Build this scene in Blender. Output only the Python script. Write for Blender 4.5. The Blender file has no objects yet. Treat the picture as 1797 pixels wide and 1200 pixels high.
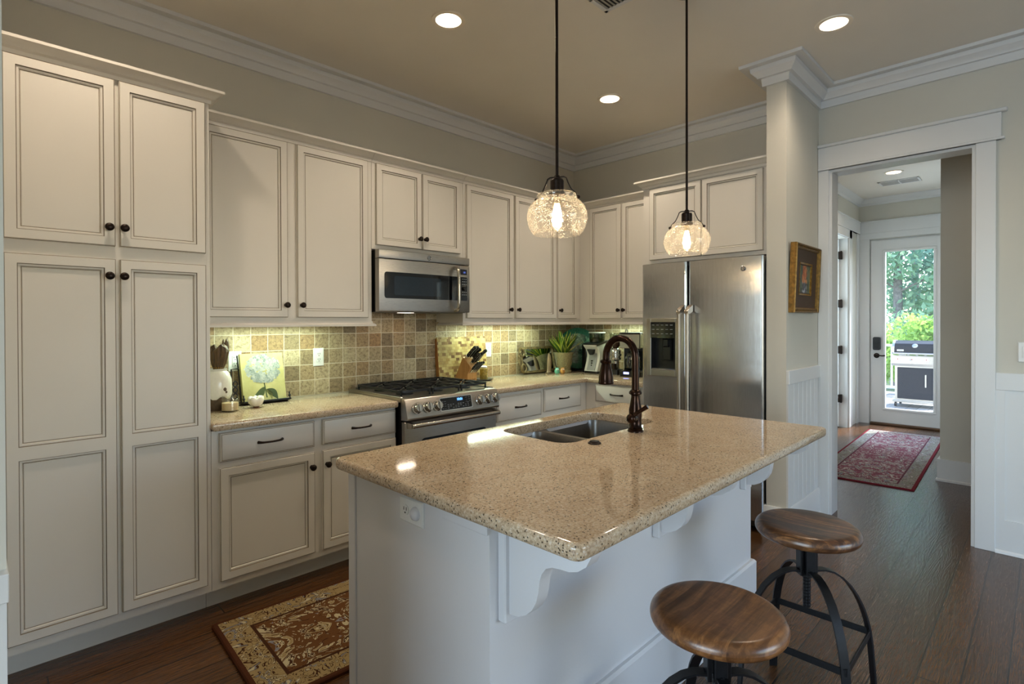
import bpy, bmesh, math, random
from mathutils import Vector as V, Matrix as M
random.seed(11)
SC = bpy.context.scene
COL = SC.collection
PI = math.pi

# ------------------------------------------------------------------ camera
F, CX, CY, CZ, YAW, PIT, ROL, PPX, PPY = 947.04, -4.3562, -3.4337, 1.3887, .7818, -.0068, -.0027, 898.5, 571.75
_fw = V((math.cos(YAW)*math.cos(PIT), math.sin(YAW)*math.cos(PIT), math.sin(PIT)))
_rt = V((math.sin(YAW), -math.cos(YAW), 0)); _up = _rt.cross(_fw)
_rt, _up = math.cos(ROL)*_rt + math.sin(ROL)*_up, math.cos(ROL)*_up - math.sin(ROL)*_rt
cam = bpy.data.cameras.new('camera'); camo = bpy.data.objects.new('camera', cam); COL.objects.link(camo)
cam.sensor_width = 36; cam.lens = F*36/1797; cam.shift_x = 0; cam.shift_y = (PPY-600)/1797
cam.clip_start = .02; cam.clip_end = 200
camo.matrix_world = M(((_rt.x, _up.x, -_fw.x, CX), (_rt.y, _up.y, -_fw.y, CY), (_rt.z, _up.z, -_fw.z, CZ), (0, 0, 0, 1)))
SC.camera = camo

# ------------------------------------------------------------------ world, sun, exposure
SC.view_settings.view_transform = 'Standard'; SC.view_settings.look = 'None'
SC.view_settings.exposure = 0.36; SC.view_settings.gamma = 1; SC.view_settings.use_curve_mapping = False
cy = SC.cycles
cy.max_bounces = 8; cy.diffuse_bounces = 4; cy.glossy_bounces = 4; cy.transmission_bounces = 6; cy.transparent_max_bounces = 16
cy.caustics_reflective = False; cy.caustics_refractive = False; cy.sample_clamp_indirect = 4; cy.use_denoising = True
try: cy.denoiser = 'OPENIMAGEDENOISE'
except Exception: pass
W = bpy.data.worlds.new('sky'); SC.world = W; W.use_nodes = True
_n = W.node_tree.nodes; _l = W.node_tree.links
_sky = _n.new('ShaderNodeTexSky'); _sky.sky_type = 'NISHITA'; _sky.sun_disc = False
_sky.sun_elevation = math.radians(48); _sky.sun_rotation = math.radians(120)
_l.new(_sky.outputs[0], _n['Background'].inputs[0]); _n['Background'].inputs[1].default_value = .85
def light(name, kind, loc, energy, color, rot=(0, 0, 0), **kw):
    d = bpy.data.lights.new(name, kind); d.energy = energy; d.color = color
    for k, v in kw.items(): setattr(d, k, v)
    o = bpy.data.objects.new(name, d); COL.objects.link(o); o.location = loc; o.rotation_euler = rot
    return o
light('sun', 'SUN', (6, -6, 9), 8.0, (1, .95, .86), (math.radians(40), 0, math.radians(60)), angle=.02)
DAY = (.64, .83, 1)
# daylight through the living-room windows (the openings in wall_front and wall_west)
light('daylight_area', 'AREA', (-1.4, -7.42, 1.35), 14, DAY, (-PI/2, 0, PI), shape='RECTANGLE', size=1.9, size_y=2.1)
light('daylight_area', 'AREA', (3.3, -.45, 1.5), 42, DAY, (-PI/2, 0, 0), shape='RECTANGLE', size=1.1, size_y=1.5)  # side-room area lamp, added to brighten the hall
light('daylight_area', 'AREA', (-8.42, -3.55, 1.35), 110, DAY, (0, -PI/2, 0), shape='RECTANGLE', size=2.1, size_y=3.4)
WARM = (1, .83, .64)
ZC = 3.048

# ------------------------------------------------------------------ mesh helper
def xyz(v): return (v[0], v[1], v[2])
class G:
    def __init__(s): s.v = []; s.f = []; s.m = []
    def add(s, vs, fs, mi=0, mat=None):
        b = len(s.v)
        s.v += [tuple(mat @ V(p)) for p in vs] if mat else [tuple(p) for p in vs]
        for f in fs: s.f.append([i+b for i in f]); s.m.append(mi)
        return s
    def box(s, x0, x1, y0, y1, z0, z1, b=0, mi=0, mat=None):
        if x0 > x1: x0, x1 = x1, x0
        if y0 > y1: y0, y1 = y1, y0
        if z0 > z1: z0, z1 = z1, z0
        if b <= 0:
            vs = [(x, y, z) for x in (x0, x1) for y in (y0, y1) for z in (z0, z1)]
            return s.add(vs, [(0, 1, 3, 2), (4, 6, 7, 5), (0, 4, 5, 1), (2, 3, 7, 6), (0, 2, 6, 4), (1, 5, 7, 3)], mi, mat)
        b = min(b, (x1-x0)*.49, (y1-y0)*.49, (z1-z0)*.49)
        lo = (x0, y0, z0); hi = (x1, y1, z1); vs = []; ix = {}
        for c in [(i, j, k) for i in (0, 1) for j in (0, 1) for k in (0, 1)]:
            for a in range(3):
                p = [(hi[t] if c[t] else lo[t]) if t == a else ((hi[t]-b) if c[t] else (lo[t]+b)) for t in range(3)]
                ix[c, a] = len(vs); vs.append(p)
        fs = []
        for a in range(3):
            u, w = (a+1) % 3, (a+2) % 3
            for e in (0, 1):
                q = []
                for (i, j) in ((0, 0), (1, 0), (1, 1), (0, 1)):
                    c = [0, 0, 0]; c[a] = e; c[u] = i; c[w] = j; q.append(ix[tuple(c), a])
                fs.append(q if e else q[::-1])
            for i in (0, 1):
                for j in (0, 1):
                    c0 = [0, 0, 0]; c0[u] = i; c0[w] = j; c1 = c0[:]; c1[a] = 1
                    q = [ix[tuple(c0), u], ix[tuple(c1), u], ix[tuple(c1), w], ix[tuple(c0), w]]
                    fs.append(q if (i + j) % 2 else q[::-1])
        for c in [(i, j, k) for i in (0, 1) for j in (0, 1) for k in (0, 1)]:
            q = [ix[c, 0], ix[c, 1], ix[c, 2]]; fs.append(q if sum(c) % 2 else q[::-1])
        return s.add(vs, fs, mi, mat)
    def rings(s, rs, cap0=True, cap1=True, mi=0, mat=None, mis=None):
        n = len(rs[0]); vs = [p for r in rs for p in r]; b = len(s.v)
        s.add(vs, [], 0, mat)
        for k in range(len(rs)-1):
            for i in range(n):
                j = (i+1) % n
                s.f.append([b+k*n+i, b+k*n+j, b+(k+1)*n+j, b+(k+1)*n+i]); s.m.append(mis[k] if mis else mi)
        if cap0: s.f.append([b+i for i in range(n)][::-1]); s.m.append(mis[0] if mis else mi)
        if cap1: s.f.append([b+(len(rs)-1)*n+i for i in range(n)]); s.m.append(mis[-1] if mis else mi)
        return s
    def lathe(s, prof, c=(0, 0, 0), seg=24, mi=0, mat=None, closed=False, sq=1):
        T = (mat or M.Identity(4)) @ M.Translation(V(c))
        rs = [[(max(r, 1e-5)*math.cos(2*PI*i/seg), max(r, 1e-5)*math.sin(2*PI*i/seg)*sq, z) for i in range(seg)] for r, z in prof]
        if closed: rs = rs + [rs[0]]
        return s.rings(rs, not closed, not closed, mi, T)
    def cyl(s, p0, p1, r0, r1=None, seg=16, mi=0):
        p0 = V(p0); p1 = V(p1); d = p1-p0; q = d.to_track_quat('Z', 'Y').to_matrix().to_4x4()
        return s.lathe([(r0, 0), (r0 if r1 is None else r1, d.length)], (0, 0, 0), seg, mi, M.Translation(p0) @ q)
    def sweep(s, pts, sec, closed=False, up=(0, 0, 1), scale=None, mi=0):
        # sec: 2D section (a,b) -> a along side, b along the 'up'-ish normal
        P = [V(p) for p in pts]; n = len(P); rs = []; prev = None
        for i in range(n):
            a = P[i-1] if (i or closed) else P[i]; b = P[(i+1) % n] if (i < n-1 or closed) else P[i]
            t = (b-a).normalized()
            if prev is None:
                u = V(up); u = u-t*u.dot(t)
                if u.length < 1e-3: u = V((1, 0, 0)); u = u-t*u.dot(t)
            else: u = prev-t*prev.dot(t)
            u.normalize(); prev = u; sd = t.cross(u); k = scale[i] if scale else 1
            rs.append([xyz(P[i]+sd*(x*k)+u*(y*k)) for x, y in sec])
        if closed: rs.append(rs[0])
        return s.rings(rs, not closed, not closed, mi)
    def tube(s, pts, r, seg=10, closed=False, scale=None, mi=0, up=(0, 0, 1)):
        return s.sweep(pts, [(r*math.cos(2*PI*i/seg), r*math.sin(2*PI*i/seg)) for i in range(seg)], closed, up, scale, mi)
    def prism(s, poly, axis, a, b, mi=0, mat=None):
        def mk(p, t): return (t, p[0], p[1]) if axis == 'x' else (p[0], t, p[1]) if axis == 'y' else (p[0], p[1], t)
        return s.rings([[mk(p, a) for p in poly], [mk(p, b) for p in poly]], mi=mi, mat=mat)
    def ball(s, c, r, seg=14, rg=8, sc=(1, 1, 1), mi=0, mat=None):
        T = (mat or M.Identity(4)) @ M.Translation(V(c)) @ M.Diagonal((sc[0], sc[1], sc[2], 1))
        return s.lathe([(r*math.sin(PI*i/rg), -r*math.cos(PI*i/rg)) for i in range(rg+1)], (0, 0, 0), seg, mi, T)
    def mould(s, path, prof, mi=0, closed=False):
        # mitred moulding: prof (out, z), 'out' to the right of the walking direction
        n = len(path); rs = []
        for i in range(n):
            p = V(path[i]).to_2d() if len(path[i]) > 2 else V(path[i])
            d0 = (V(path[i])-V(path[i-1])).normalized() if (i or closed) else None
            d1 = (V(path[(i+1) % n])-V(path[i])).normalized() if (i < n-1 or closed) else None
            d0 = d0 or d1; d1 = d1 or d0
            n0 = V((d0.y, -d0.x)); n1 = V((d1.y, -d1.x)); m = n0+n1; m = m/(m.dot(n0))
            rs.append([(p.x+m.x*o, p.y+m.y*o, z) for o, z in prof])
        if closed: rs.append(rs[0])
        return s.rings(rs, not closed, not closed, mi)
    def fillet_fill(s, loops, z, mi=0, flip=False):
        bm = bmesh.new(); es = []
        for lp in loops:
            vs = [bm.verts.new((p[0], p[1], z)) for p in lp]
            es += [bm.edges.new((vs[i], vs[(i+1) % len(vs)])) for i in range(len(vs))]
        bmesh.ops.triangle_fill(bm, use_beauty=True, use_dissolve=False, edges=es)
        bm.verts.index_update()
        s.add([tuple(v.co) for v in bm.verts], [[v.index for v in f.verts] for f in bm.faces], mi); bm.free()
        return s
    def text(s, st, size, x, y, z, n='-y', mi=0, align='CENTER', ext=.0006, mat=None):
        c = bpy.data.curves.new('lettering', 'FONT'); c.body = st; c.size = size; c.align_x = align; c.align_y = 'CENTER'; c.extrude = ext
        o = bpy.data.objects.new('lettering', c); COL.objects.link(o)
        me = o.to_mesh(); vs = [tuple(v.co) for v in me.vertices]; fs = [list(p.vertices) for p in me.polygons]; o.to_mesh_clear()
        bpy.data.objects.remove(o); bpy.data.curves.remove(c)
        if n == '-y': vs = [(x+a, y-q, z+b) for a, b, q in vs]
        else: vs = [(x+a, y+b, z+q) for a, b, q in vs]
        return s.add(vs, fs, mi, mat)

def rrect(x0, x1, y0, y1, r, n=5):
    out = []
    for cx_, cy_, a in ((x1-r, y1-r, 0), (x0+r, y1-r, PI/2), (x0+r, y0+r, PI), (x1-r, y0+r, 1.5*PI)):
        out += [(cx_+r*math.cos(a+PI/2*i/n), cy_+r*math.sin(a+PI/2*i/n)) for i in range(n+1)]
    return out
def offset(poly, d):
    # inward offset of a counter-clockwise polygon
    n = len(poly); out = []
    for i in range(n):
        p = V(poly[i]); d0 = (p-V(poly[i-1])).normalized(); d1 = (V(poly[(i+1) % n])-p).normalized()
        n0 = V((-d0.y, d0.x)); n1 = V((-d1.y, d1.x)); m = n0+n1; m = m/max(.2, m.dot(n0))
        out.append((p.x+m.x*d, p.y+m.y*d))
    return out

# ------------------------------------------------------------------ scene helper
FR = {'A': M.Identity(4), 'B': M.Rotation(-PI/2, 4, 'Z')}
BASE = {}
def props(o, label=None, cat=None, group=None, kind=None):
    for k, v in (('label', label), ('category', cat), ('group', group), ('kind', kind)):
        if v: o[k] = v
    return o
def mesh_obj(name, g, mats, base=V((0, 0, 0)), ang=35):
    me = bpy.data.meshes.new(name)
    me.from_pydata([(a[0]-base[0], a[1]-base[1], a[2]-base[2]) for a in g.v], [], g.f)
    if not isinstance(mats, (list, tuple)): mats = [mats]
    for m in mats: me.materials.append(m)
    me.polygons.foreach_set('material_index', g.m)
    bm = bmesh.new(); bm.from_mesh(me); bmesh.ops.recalc_face_normals(bm, faces=bm.faces); bm.to_mesh(me); bm.free()
    me.polygons.foreach_set('use_smooth', [True]*len(me.polygons))
    me.set_sharp_from_angle(angle=math.radians(ang)); me.update()
    o = bpy.data.objects.new(name, me); COL.objects.link(o)
    return o
def thing(name, label, cat, base, group=None, fr='A', rotz=0):
    o = bpy.data.objects.new(name, None); COL.objects.link(o); o.empty_display_size = .05
    base = V(base); o.location = FR[fr] @ base; o.rotation_euler = (0, 0, (0 if fr == 'A' else -PI/2)+rotz)
    BASE[o.name] = base
    return props(o, label, cat, group)
def root_base(o):
    while o.parent: o = o.parent
    return BASE[o.name]
def part(par, name, g, mats, ang=35, label=None):
    o = mesh_obj(name, g, mats, root_base(par), ang); o.parent = par
    if label: o['label'] = label
    return o
def solo(name, g, mats, label, cat, base, group=None, fr='A', ang=35, rotz=0, kind=None):
    o = mesh_obj(name, g, mats, V(base), ang); o.location = FR[fr] @ V(base)
    o.rotation_euler = (0, 0, (0 if fr == 'A' else -PI/2)+rotz); BASE[o.name] = V(base)
    return props(o, label, cat, group, kind)
def struct(name, g, mats, ang=35):
    o = mesh_obj(name, g, mats, ang=ang); BASE[o.name] = V((0, 0, 0)); o['kind'] = 'structure'
    return o
def copy_thing(o, loc, rotz=None, label=None, group=None):
    c = o.copy(); COL.objects.link(c); c.location = loc; BASE[c.name] = BASE[o.name]
    if rotz is not None: c.rotation_euler = (0, 0, rotz)
    if label: c['label'] = label
    if group: c['group'] = group
    for ch in list(o.children):
        d = ch.copy(); COL.objects.link(d); d.parent = c
        for g in list(ch.children):
            e = g.copy(); COL.objects.link(e); e.parent = d
    return c

# ------------------------------------------------------------------ materials
def lin(h):
    h = h.lstrip('#'); c = [int(h[i:i+2], 16)/255 for i in (0, 2, 4)]
    return tuple(x/12.92 if x <= .04045 else ((x+.055)/1.055)**2.4 for x in c)+(1,)
class N:
    def __init__(s, name):
        s.m = bpy.data.materials.new(name); s.m.use_nodes = True; s.t = s.m.node_tree; s.b = s.t.nodes['Principled BSDF']; s.o = s.t.nodes['Material Output']
    def n(s, t, **kw):
        x = s.t.nodes.new('ShaderNode'+t)
        for k, v in sorted(kw.items(), key=lambda a: a[0].startswith('i_')):
            if k.startswith('i_'):
                k = k[2:]; key = int(k) if k.isdigit() else k.replace('_', ' ')
                if hasattr(v, 'node'): s.t.links.new(v, x.inputs[key])
                else: x.inputs[key].default_value = v
            else: setattr(x, k, v)
        return x
    def l(s, a, b): s.t.links.new(a, b)
    def co(s, scale=(1, 1, 1), rot=(0, 0, 0), kind='Object'):
        return s.n('Mapping', i_Vector=s.n('TexCoord').outputs[kind], i_Scale=scale, i_Rotation=rot).outputs[0]
    def noise(s, vec, scale, detail=3, rough=.5, dist=0):
        return s.n('TexNoise', i_Vector=vec, i_Scale=scale, i_Detail=detail, i_Roughness=rough, i_Distortion=dist).outputs['Fac']
    def ramp(s, fac, stops, interp='LINEAR'):
        r = s.n('ValToRGB', i_Fac=fac); e = r.color_ramp.elements; r.color_ramp.interpolation = interp
        while len(e) < len(stops): e.new(.5)
        for k, (p, c) in enumerate(stops): e[k].position = p; e[k].color = c if len(c) == 4 else tuple(c)+(1,)
        return r.outputs[0]
    def math(s, op, a, b=0, c=0, clamp=False):
        return s.n('Math', operation=op, i_0=a, i_1=b, i_2=c, use_clamp=clamp).outputs[0]
    def mix(s, fac, a, b, mode='MIX'):
        x = s.n('Mix', data_type='RGBA', blend_type=mode)
        for k, v in ((0, fac), (6, a), (7, b)):
            if hasattr(v, 'node'): s.l(v, x.inputs[k])
            else: x.inputs[k].default_value = v
        return x.outputs[2]
    def set(s, base=None, rough=None, metal=None, bump=None, bs=.2, bd=.002, **kw):
        for k, v in (('Base Color', base), ('Roughness', rough), ('Metallic', metal)):
            if v is None: continue
            if hasattr(v, 'node'): s.l(v, s.b.inputs[k])
            else: s.b.inputs[k].default_value = v
        for k, v in kw.items(): s.b.inputs[k.replace('_', ' ')].default_value = v
        if bump is not None: s.l(s.n('Bump', i_Strength=bs, i_Distance=bd, i_Height=bump).outputs[0], s.b.inputs['Normal'])
        return s.m
def paint(name, h, rough=.45, var=.05, bs=.12, sc=60):
    k = N(name); v = k.co(); c = lin(h)
    f = k.noise(v, 3.0, 2)
    d = tuple(x*(1-var) for x in c[:3])+(1,)
    return k.set(k.ramp(f, [(.3, d), (.7, c)]), rough, bump=k.noise(v, sc, 2), bs=bs, bd=.001)
def plain(name, h, rough=.4, metal=0, sc=80, var=.12, bs=.05, **kw):
    k = N(name); v = k.co(); c = lin(h) if isinstance(h, str) else h
    d = tuple(x*(1-var) for x in c[:3])+(1,)
    return k.set(k.ramp(k.noise(v, sc, 2), [(.35, d), (.65, c)]), rough, metal, bump=k.noise(v, sc*2, 2), bs=bs, bd=.0006, **kw)
def emit(name, col, st):
    k = N(name); e = k.n('Emission', i_Color=col, i_Strength=st); k.l(e.outputs[0], k.o.inputs[0]); return k.m
def clear_glass(name, tint=(1, 1, 1, 1), refl=.12, haze=0, seeds=False):
    k = N(name); tr = k.n('BsdfTransparent', i_Color=tint); gl = k.n('BsdfGlossy', i_Roughness=.03)
    fr = k.n('LayerWeight', i_Blend=.25).outputs['Facing']
    f = k.math('ADD', k.math('MULTIPLY', k.math('POWER', fr, 2.5), .75), refl*.4)
    sh = k.n('MixShader', i_0=f, i_1=tr.outputs[0], i_2=gl.outputs[0]).outputs[0]
    if seeds:
        v = k.co(); vo = k.n('TexVoronoi', i_Vector=v, i_Scale=190).outputs['Distance']
        sp = k.math('LESS_THAN', vo, .30); sp2 = k.math('GREATER_THAN', k.noise(v, 45, 2), .46)
        d = k.n('BsdfTranslucent', i_Color=(.97, .97, .97, 1)); d2 = k.n('BsdfDiffuse', i_Color=(.95, .93, .9, 1))
        w = k.n('MixShader', i_0=.4, i_1=d.outputs[0], i_2=d2.outputs[0]).outputs[0]
        sh = k.n('MixShader', i_0=k.math('MULTIPLY', k.math('MULTIPLY', sp, sp2), .36), i_1=sh, i_2=w).outputs[0]
        sh = k.n('MixShader', i_0=k.math('ADD', .008, k.math('MULTIPLY', fr, .05)), i_1=sh, i_2=w).outputs[0]
    elif haze:
        d = k.n('BsdfTranslucent', i_Color=(.9, .95, 1, 1)); sh = k.n('MixShader', i_0=haze, i_1=sh, i_2=d.outputs[0]).outputs[0]
    k.l(sh, k.o.inputs[0]); return k.m

CAB = paint('cabinet_paint', '#dcd7ce', .38, .03, .05)
GLZ = plain('cabinet_glaze', '#8a7d6b', .5)
WALL = paint('wall_paint', '#cfcbbf', .6, .03, .2, 90)
CEIL = paint('ceiling_paint', '#eae4d9', .7, .03, .2, 90)
TRIM = paint('trim_paint', '#dcdcdb', .35, .02, .04)
ISL = paint('island_paint', '#d9d8da', .42, .03, .25, 120)
BRZ = plain('oil_rubbed_bronze', '#2c211b', .32, .75, 120, .4)
FAUC = plain('aged_bronze', '#38251b', .2, .85, 25, .5)
BLK = plain('black_plastic', '#121213', .3)
BLKM = plain('black_iron', '#17171a', .42, .3, 60, .3, .15)
RUBB = plain('black_matte', '#0b0b0c', .7)
WHT = plain('white_plastic', '#e6e6e3', .35, var=.03)
DARKG = plain('dark_glass', '#0b0e13', .06, var=.2, bs=0)
CHRM = plain('chrome', '#d8d8d8', .12, 1, var=.03, bs=0)
GOLD = plain('gold_leaf', '#b58a3c', .38, .7, 50, .45, .2)
BLUE = emit('blue_display', (.12, .35, 1, 1), 4)
def steel(name, h, r0, r1, ax, wav=0, aniso=0):
    k = N(name); s = [6, 6, 6]; s[ax] = .35
    v = k.co(tuple(s)); st = k.noise(v, 60, 3)
    kw = {}
    b = k.math('MULTIPLY', st, .03)
    if wav: b = k.math('ADD', b, k.math('MULTIPLY', k.noise(k.co((.6, .6, 1.6)), 2.3, 2), wav*3))
    rr = k.n('MapRange', i_Value=st, i_3=r0, i_4=r1).outputs[0]
    if aniso: k.b.inputs['Anisotropic'].default_value = aniso; k.l(k.n('Tangent', direction_type='RADIAL', axis='Z').outputs[0], k.b.inputs['Tangent'])
    return k.set(k.ramp(st, [(.3, tuple(x*.86 for x in lin(h)[:3])), (.7, lin(h)[:3])]), rr, 1.0, bump=b, bs=.3, bd=.01)
SS = steel('stainless_steel', '#b3aea6', .24, .36, 0)
SSF = steel('fridge_steel', '#c4c3c1', .17, .24, 2, .4, .9)
HND = steel('handle_steel', '#b5aa9c', .3, .4, 2)
SSD = steel('steel_tube', '#c3bdb2', .2, .3, 2)
SINK = steel('sink_steel', '#8d8983', .25, .4, 2)

def granite():
    k = N('granite'); v = k.co()
    big = k.noise(v, 7, 4, .6, .6); mid = k.noise(v, 120, 4, .7); fine = k.noise(v, 330, 3, .7)
    c = k.ramp(mid, [(.30, lin('#5c4c3e')), (.40, lin('#9f8a74')), (.5, lin('#c6b299')), (.60, lin('#d8c8b1')), (.72, lin('#e8dfd0'))])
    c = k.mix(.45, c, k.ramp(big, [(.3, lin('#b99a76')), (.7, lin('#d6c2a2'))]))
    vo = k.n('TexVoronoi', i_Vector=v, i_Scale=170, feature='F1'); rnd = k.n('SeparateColor', i_Color=vo.outputs['Color']).outputs[0]
    dk = k.math('MULTIPLY', k.math('GREATER_THAN', rnd, .86), k.math('LESS_THAN', vo.outputs['Distance'], .42))
    lt = k.math('MULTIPLY', k.math('LESS_THAN', rnd, .10), k.math('LESS_THAN', vo.outputs['Distance'], .45))
    c = k.mix(k.math('MULTIPLY', dk, .85), c, lin('#33281e')); c = k.mix(k.math('MULTIPLY', lt, .6), c, lin('#d9d0c0'))
    c = k.mix(.5, c, k.ramp(fine, [(.3, (.35, .3, .25)), (.6, (1, 1, 1))]), 'MULTIPLY')
    return k.set(c, .07, Specular_IOR_Level=.5)
GRAN = granite()

def tiles():
    k = N('travertine_tile'); tc = k.n('TexCoord').outputs['Object']
    sx = k.n('SeparateXYZ', i_0=tc); u = k.math('SUBTRACT', sx.outputs[0], sx.outputs[1]); w = sx.outputs[2]
    vec = k.n('CombineXYZ', i_0=k.math('ADD', u, .038+5), i_1=k.math('ADD', w, -.0185+2), i_2=0).outputs[0]
    wob = k.n('TexNoise', i_Vector=vec, i_Scale=14, i_Detail=2).outputs['Color']
    wv = k.n('VectorMath', operation='MULTIPLY_ADD', i_0=wob, i_1=(.006, .006, 0), i_2=vec).outputs[0]
    br = k.n('TexBrick', i_Vector=wv, i_Scale=1, i_Mortar_Size=.0028, i_Mortar_Smooth=.3, i_Brick_Width=.1, i_Row_Height=.1, i_Color1=(0, 0, 0, 1), i_Color2=(1, 1, 1, 1), i_Mortar=(.5, .5, .5, 1), offset=0, squash=1)
    fl = k.n('VectorMath', operation='FLOOR', i_0=k.n('VectorMath', operation='SCALE', i_0=vec, i_Scale=10).outputs[0]).outputs[0]
    wn = k.n('TexWhiteNoise', i_Vector=fl, noise_dimensions='3D').outputs['Value']
    base = k.ramp(wn, [(0, lin('#79684f')), (.2, lin('#988567')), (.45, lin('#ab9a7b')), (.62, lin('#977853')), (.8, lin('#a59274')), (1, lin('#bbac8e'))])
    n1 = k.noise(vec, 55, 5, .65, .5); n2 = k.noise(vec, 130, 4, .7, .6)
    base = k.mix(.8, base, k.ramp(n1, [(.34, (.42, .36, .28)), (.48, (.92, .9, .86)), (.66, (1.25, 1.25, 1.22))]), 'MULTIPLY')
    pit = k.ramp(n2, [(.36, (0, 0, 0)), (.43, (1, 1, 1))])
    base = k.mix(.8, base, k.mix(.45, pit, (1, 1, 1, 1), 'SCREEN'), 'MULTIPLY')
    c = k.mix(br.outputs['Fac'], base, lin('#cfc4ac'))
    h = k.math('ADD', k.math('MULTIPLY', k.math('SUBTRACT', 1, br.outputs['Fac']), .6), k.math('MULTIPLY', n1, .5))
    return k.set(c, .55, bump=h, bs=.6, bd=.004)
TILE = tiles()

def planks():
    k = N('dark_oak_planks'); tc = k.co()
    br = k.n('TexBrick', i_Vector=tc, i_Scale=1, i_Mortar_Size=.0028, i_Mortar_Smooth=.1, i_Brick_Width=1.75, i_Row_Height=.128, i_Color1=(0, 0, 0, 1), i_Color2=(1, 1, 1, 1), offset=.37, offset_frequency=2)
    sp = k.n('SeparateXYZ', i_0=tc)
    row = k.math('FLOOR', k.math('DIVIDE', sp.outputs[1], .128)); wn = k.n('TexWhiteNoise', i_W=row, noise_dimensions='1D').outputs['Value']
    v = k.n('CombineXYZ', i_0=k.math('ADD', k.math('MULTIPLY', sp.outputs[0], .9), k.math('MULTIPLY', wn, 37)), i_1=k.math('MULTIPLY', sp.outputs[1], 9), i_2=k.math('MULTIPLY', wn, 9)).outputs[0]
    g1 = k.noise(v, 2.2, 3, .55, .4)
    rg = k.math('FRACT', k.math('MULTIPLY', g1, 11)); ring = k.math('ABSOLUTE', k.math('SUBTRACT', k.math('MULTIPLY', rg, 2), 1))
    v2 = k.n('Mapping', i_Vector=v, i_Scale=(3, 14, 1)).outputs[0]; g2 = k.noise(v2, 4, 4, .65)
    c = k.ramp(g2, [(.25, lin('#301d10')), (.5, lin('#55371f')), (.75, lin('#7d5935'))])
    c = k.mix(.6, c, k.ramp(ring, [(0, (.5, .46, .42)), (.35, (.85, .83, .8)), (1, (1.1, 1.08, 1.05))]), 'MULTIPLY')
    c = k.mix(.85, c, k.ramp(wn, [(0, (.62, .6, .58)), (.5, (.9, .88, .86)), (1, (1.15, 1.12, 1.05))]), 'MULTIPLY')
    c = k.mix(br.outputs['Fac'], c, lin('#150c06'))
    h = k.math('ADD', k.math('MULTIPLY', ring, .35), k.math('ADD', k.math('MULTIPLY', g2, .5), k.math('MULTIPLY', br.outputs['Fac'], -1.2)))
    h = k.math('ADD', h, k.math('MULTIPLY', k.noise(tc, 9, 2), .8))
    return k.set(c, k.n('MapRange', i_Value=ring, i_3=.25, i_4=.15).outputs[0], bump=h, bs=.22, bd=.003)
FLOOR = planks()

def seatwood(name, a, b):
    k = N(name); tc = k.co(); sp = k.n('SeparateXYZ', i_0=tc)
    row = k.math('FLOOR', k.math('DIVIDE', k.math('ADD', sp.outputs[1], .21), .062)); wn = k.n('TexWhiteNoise', i_W=row, noise_dimensions='1D').outputs['Value']
    v = k.n('CombineXYZ', i_0=k.math('ADD', k.math('MULTIPLY', sp.outputs[0], 1.6), k.math('MULTIPLY', wn, 17)), i_1=k.math('MULTIPLY', sp.outputs[1], 16), i_2=k.math('MULTIPLY', sp.outputs[2], 16)).outputs[0]
    g = k.noise(v, 3.2, 4, .6, .7); f = k.noise(k.n('Mapping', i_Vector=v, i_Scale=(6, 12, 12)).outputs[0], 5, 3, .7)
    curl = k.noise(k.n('Mapping', i_Vector=tc, i_Scale=(30, 7, 7), i_Rotation=(0, 0, .3)).outputs[0], 1.6, 2, .5, .8)
    c = k.ramp(g, [(.25, lin(a)), (.5, lin(b)), (.72, lin('#a8774a'))])
    c = k.mix(.5, c, k.ramp(f, [(.35, (.6, .58, .55)), (.6, (1, 1, 1))]), 'MULTIPLY')
    c = k.mix(.45, c, k.ramp(curl, [(.4, (.7, .66, .6)), (.55, (1.1, 1.08, 1.05))]), 'MULTIPLY')
    c = k.mix(.9, c, k.ramp(wn, [(0, (.66, .62, .6)), (1, (1.1, 1.06, 1.0))]), 'MULTIPLY')
    return k.set(c, .3, bump=f, bs=.1, bd=.001, Coat_Weight=.25, Coat_Roughness=.18)
SEAT2 = seatwood('dark_walnut_seat', '#3c261b', '#5e402d')
SEAT = seatwood('walnut_seat', '#4a2c18', '#7d5433')
def wood(name, a, b, ax=0, rough=.45, sc=5):
    k = N(name); s = [14, 14, 14]; s[ax] = 1.2
    v = k.co(tuple(s)); g = k.noise(v, sc, 4, .6, .5)
    return k.set(k.ramp(g, [(.3, lin(a)), (.7, lin(b))]), rough, bump=g, bs=.08, bd=.001)
BEECH = wood('beech_block', '#a9773f', '#c9985a', 2)
def mosaic():
    k = N('end_grain_mosaic'); tc = k.co()
    sp = k.n('SeparateXYZ', i_0=tc); v = k.n('CombineXYZ', i_0=k.math('ADD', sp.outputs[0], 3), i_1=k.math('ADD', sp.outputs[2], 1), i_2=0).outputs[0]
    br = k.n('TexBrick', i_Vector=v, i_Scale=1, i_Mortar_Size=.0004, i_Brick_Width=.034, i_Row_Height=.022, offset=.43, i_Color1=(0, 0, 0, 1), i_Color2=(1, 1, 1, 1))
    a = k.n('SeparateColor', i_Color=br.outputs['Color']).outputs[0]
    c = k.ramp(a, [(0, lin('#6b4a2c')), (.2, lin('#8d6c40')), (.45, lin('#b39a62')), (.8, lin('#c9b57e')), (1, lin('#a88a50'))])
    c = k.mix(.5, c, k.ramp(k.noise(v, 6, 2), [(.42, (.55, .5, .42)), (.55, (1.05, 1.05, 1))]), 'MULTIPLY')
    c = k.mix(.35, c, k.ramp(k.noise(v, 160, 3), [(.3, (.6, .6, .6)), (.7, (1, 1, 1))]), 'MULTIPLY')
    return k.set(c, .45)
MOSA = mosaic()

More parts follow.
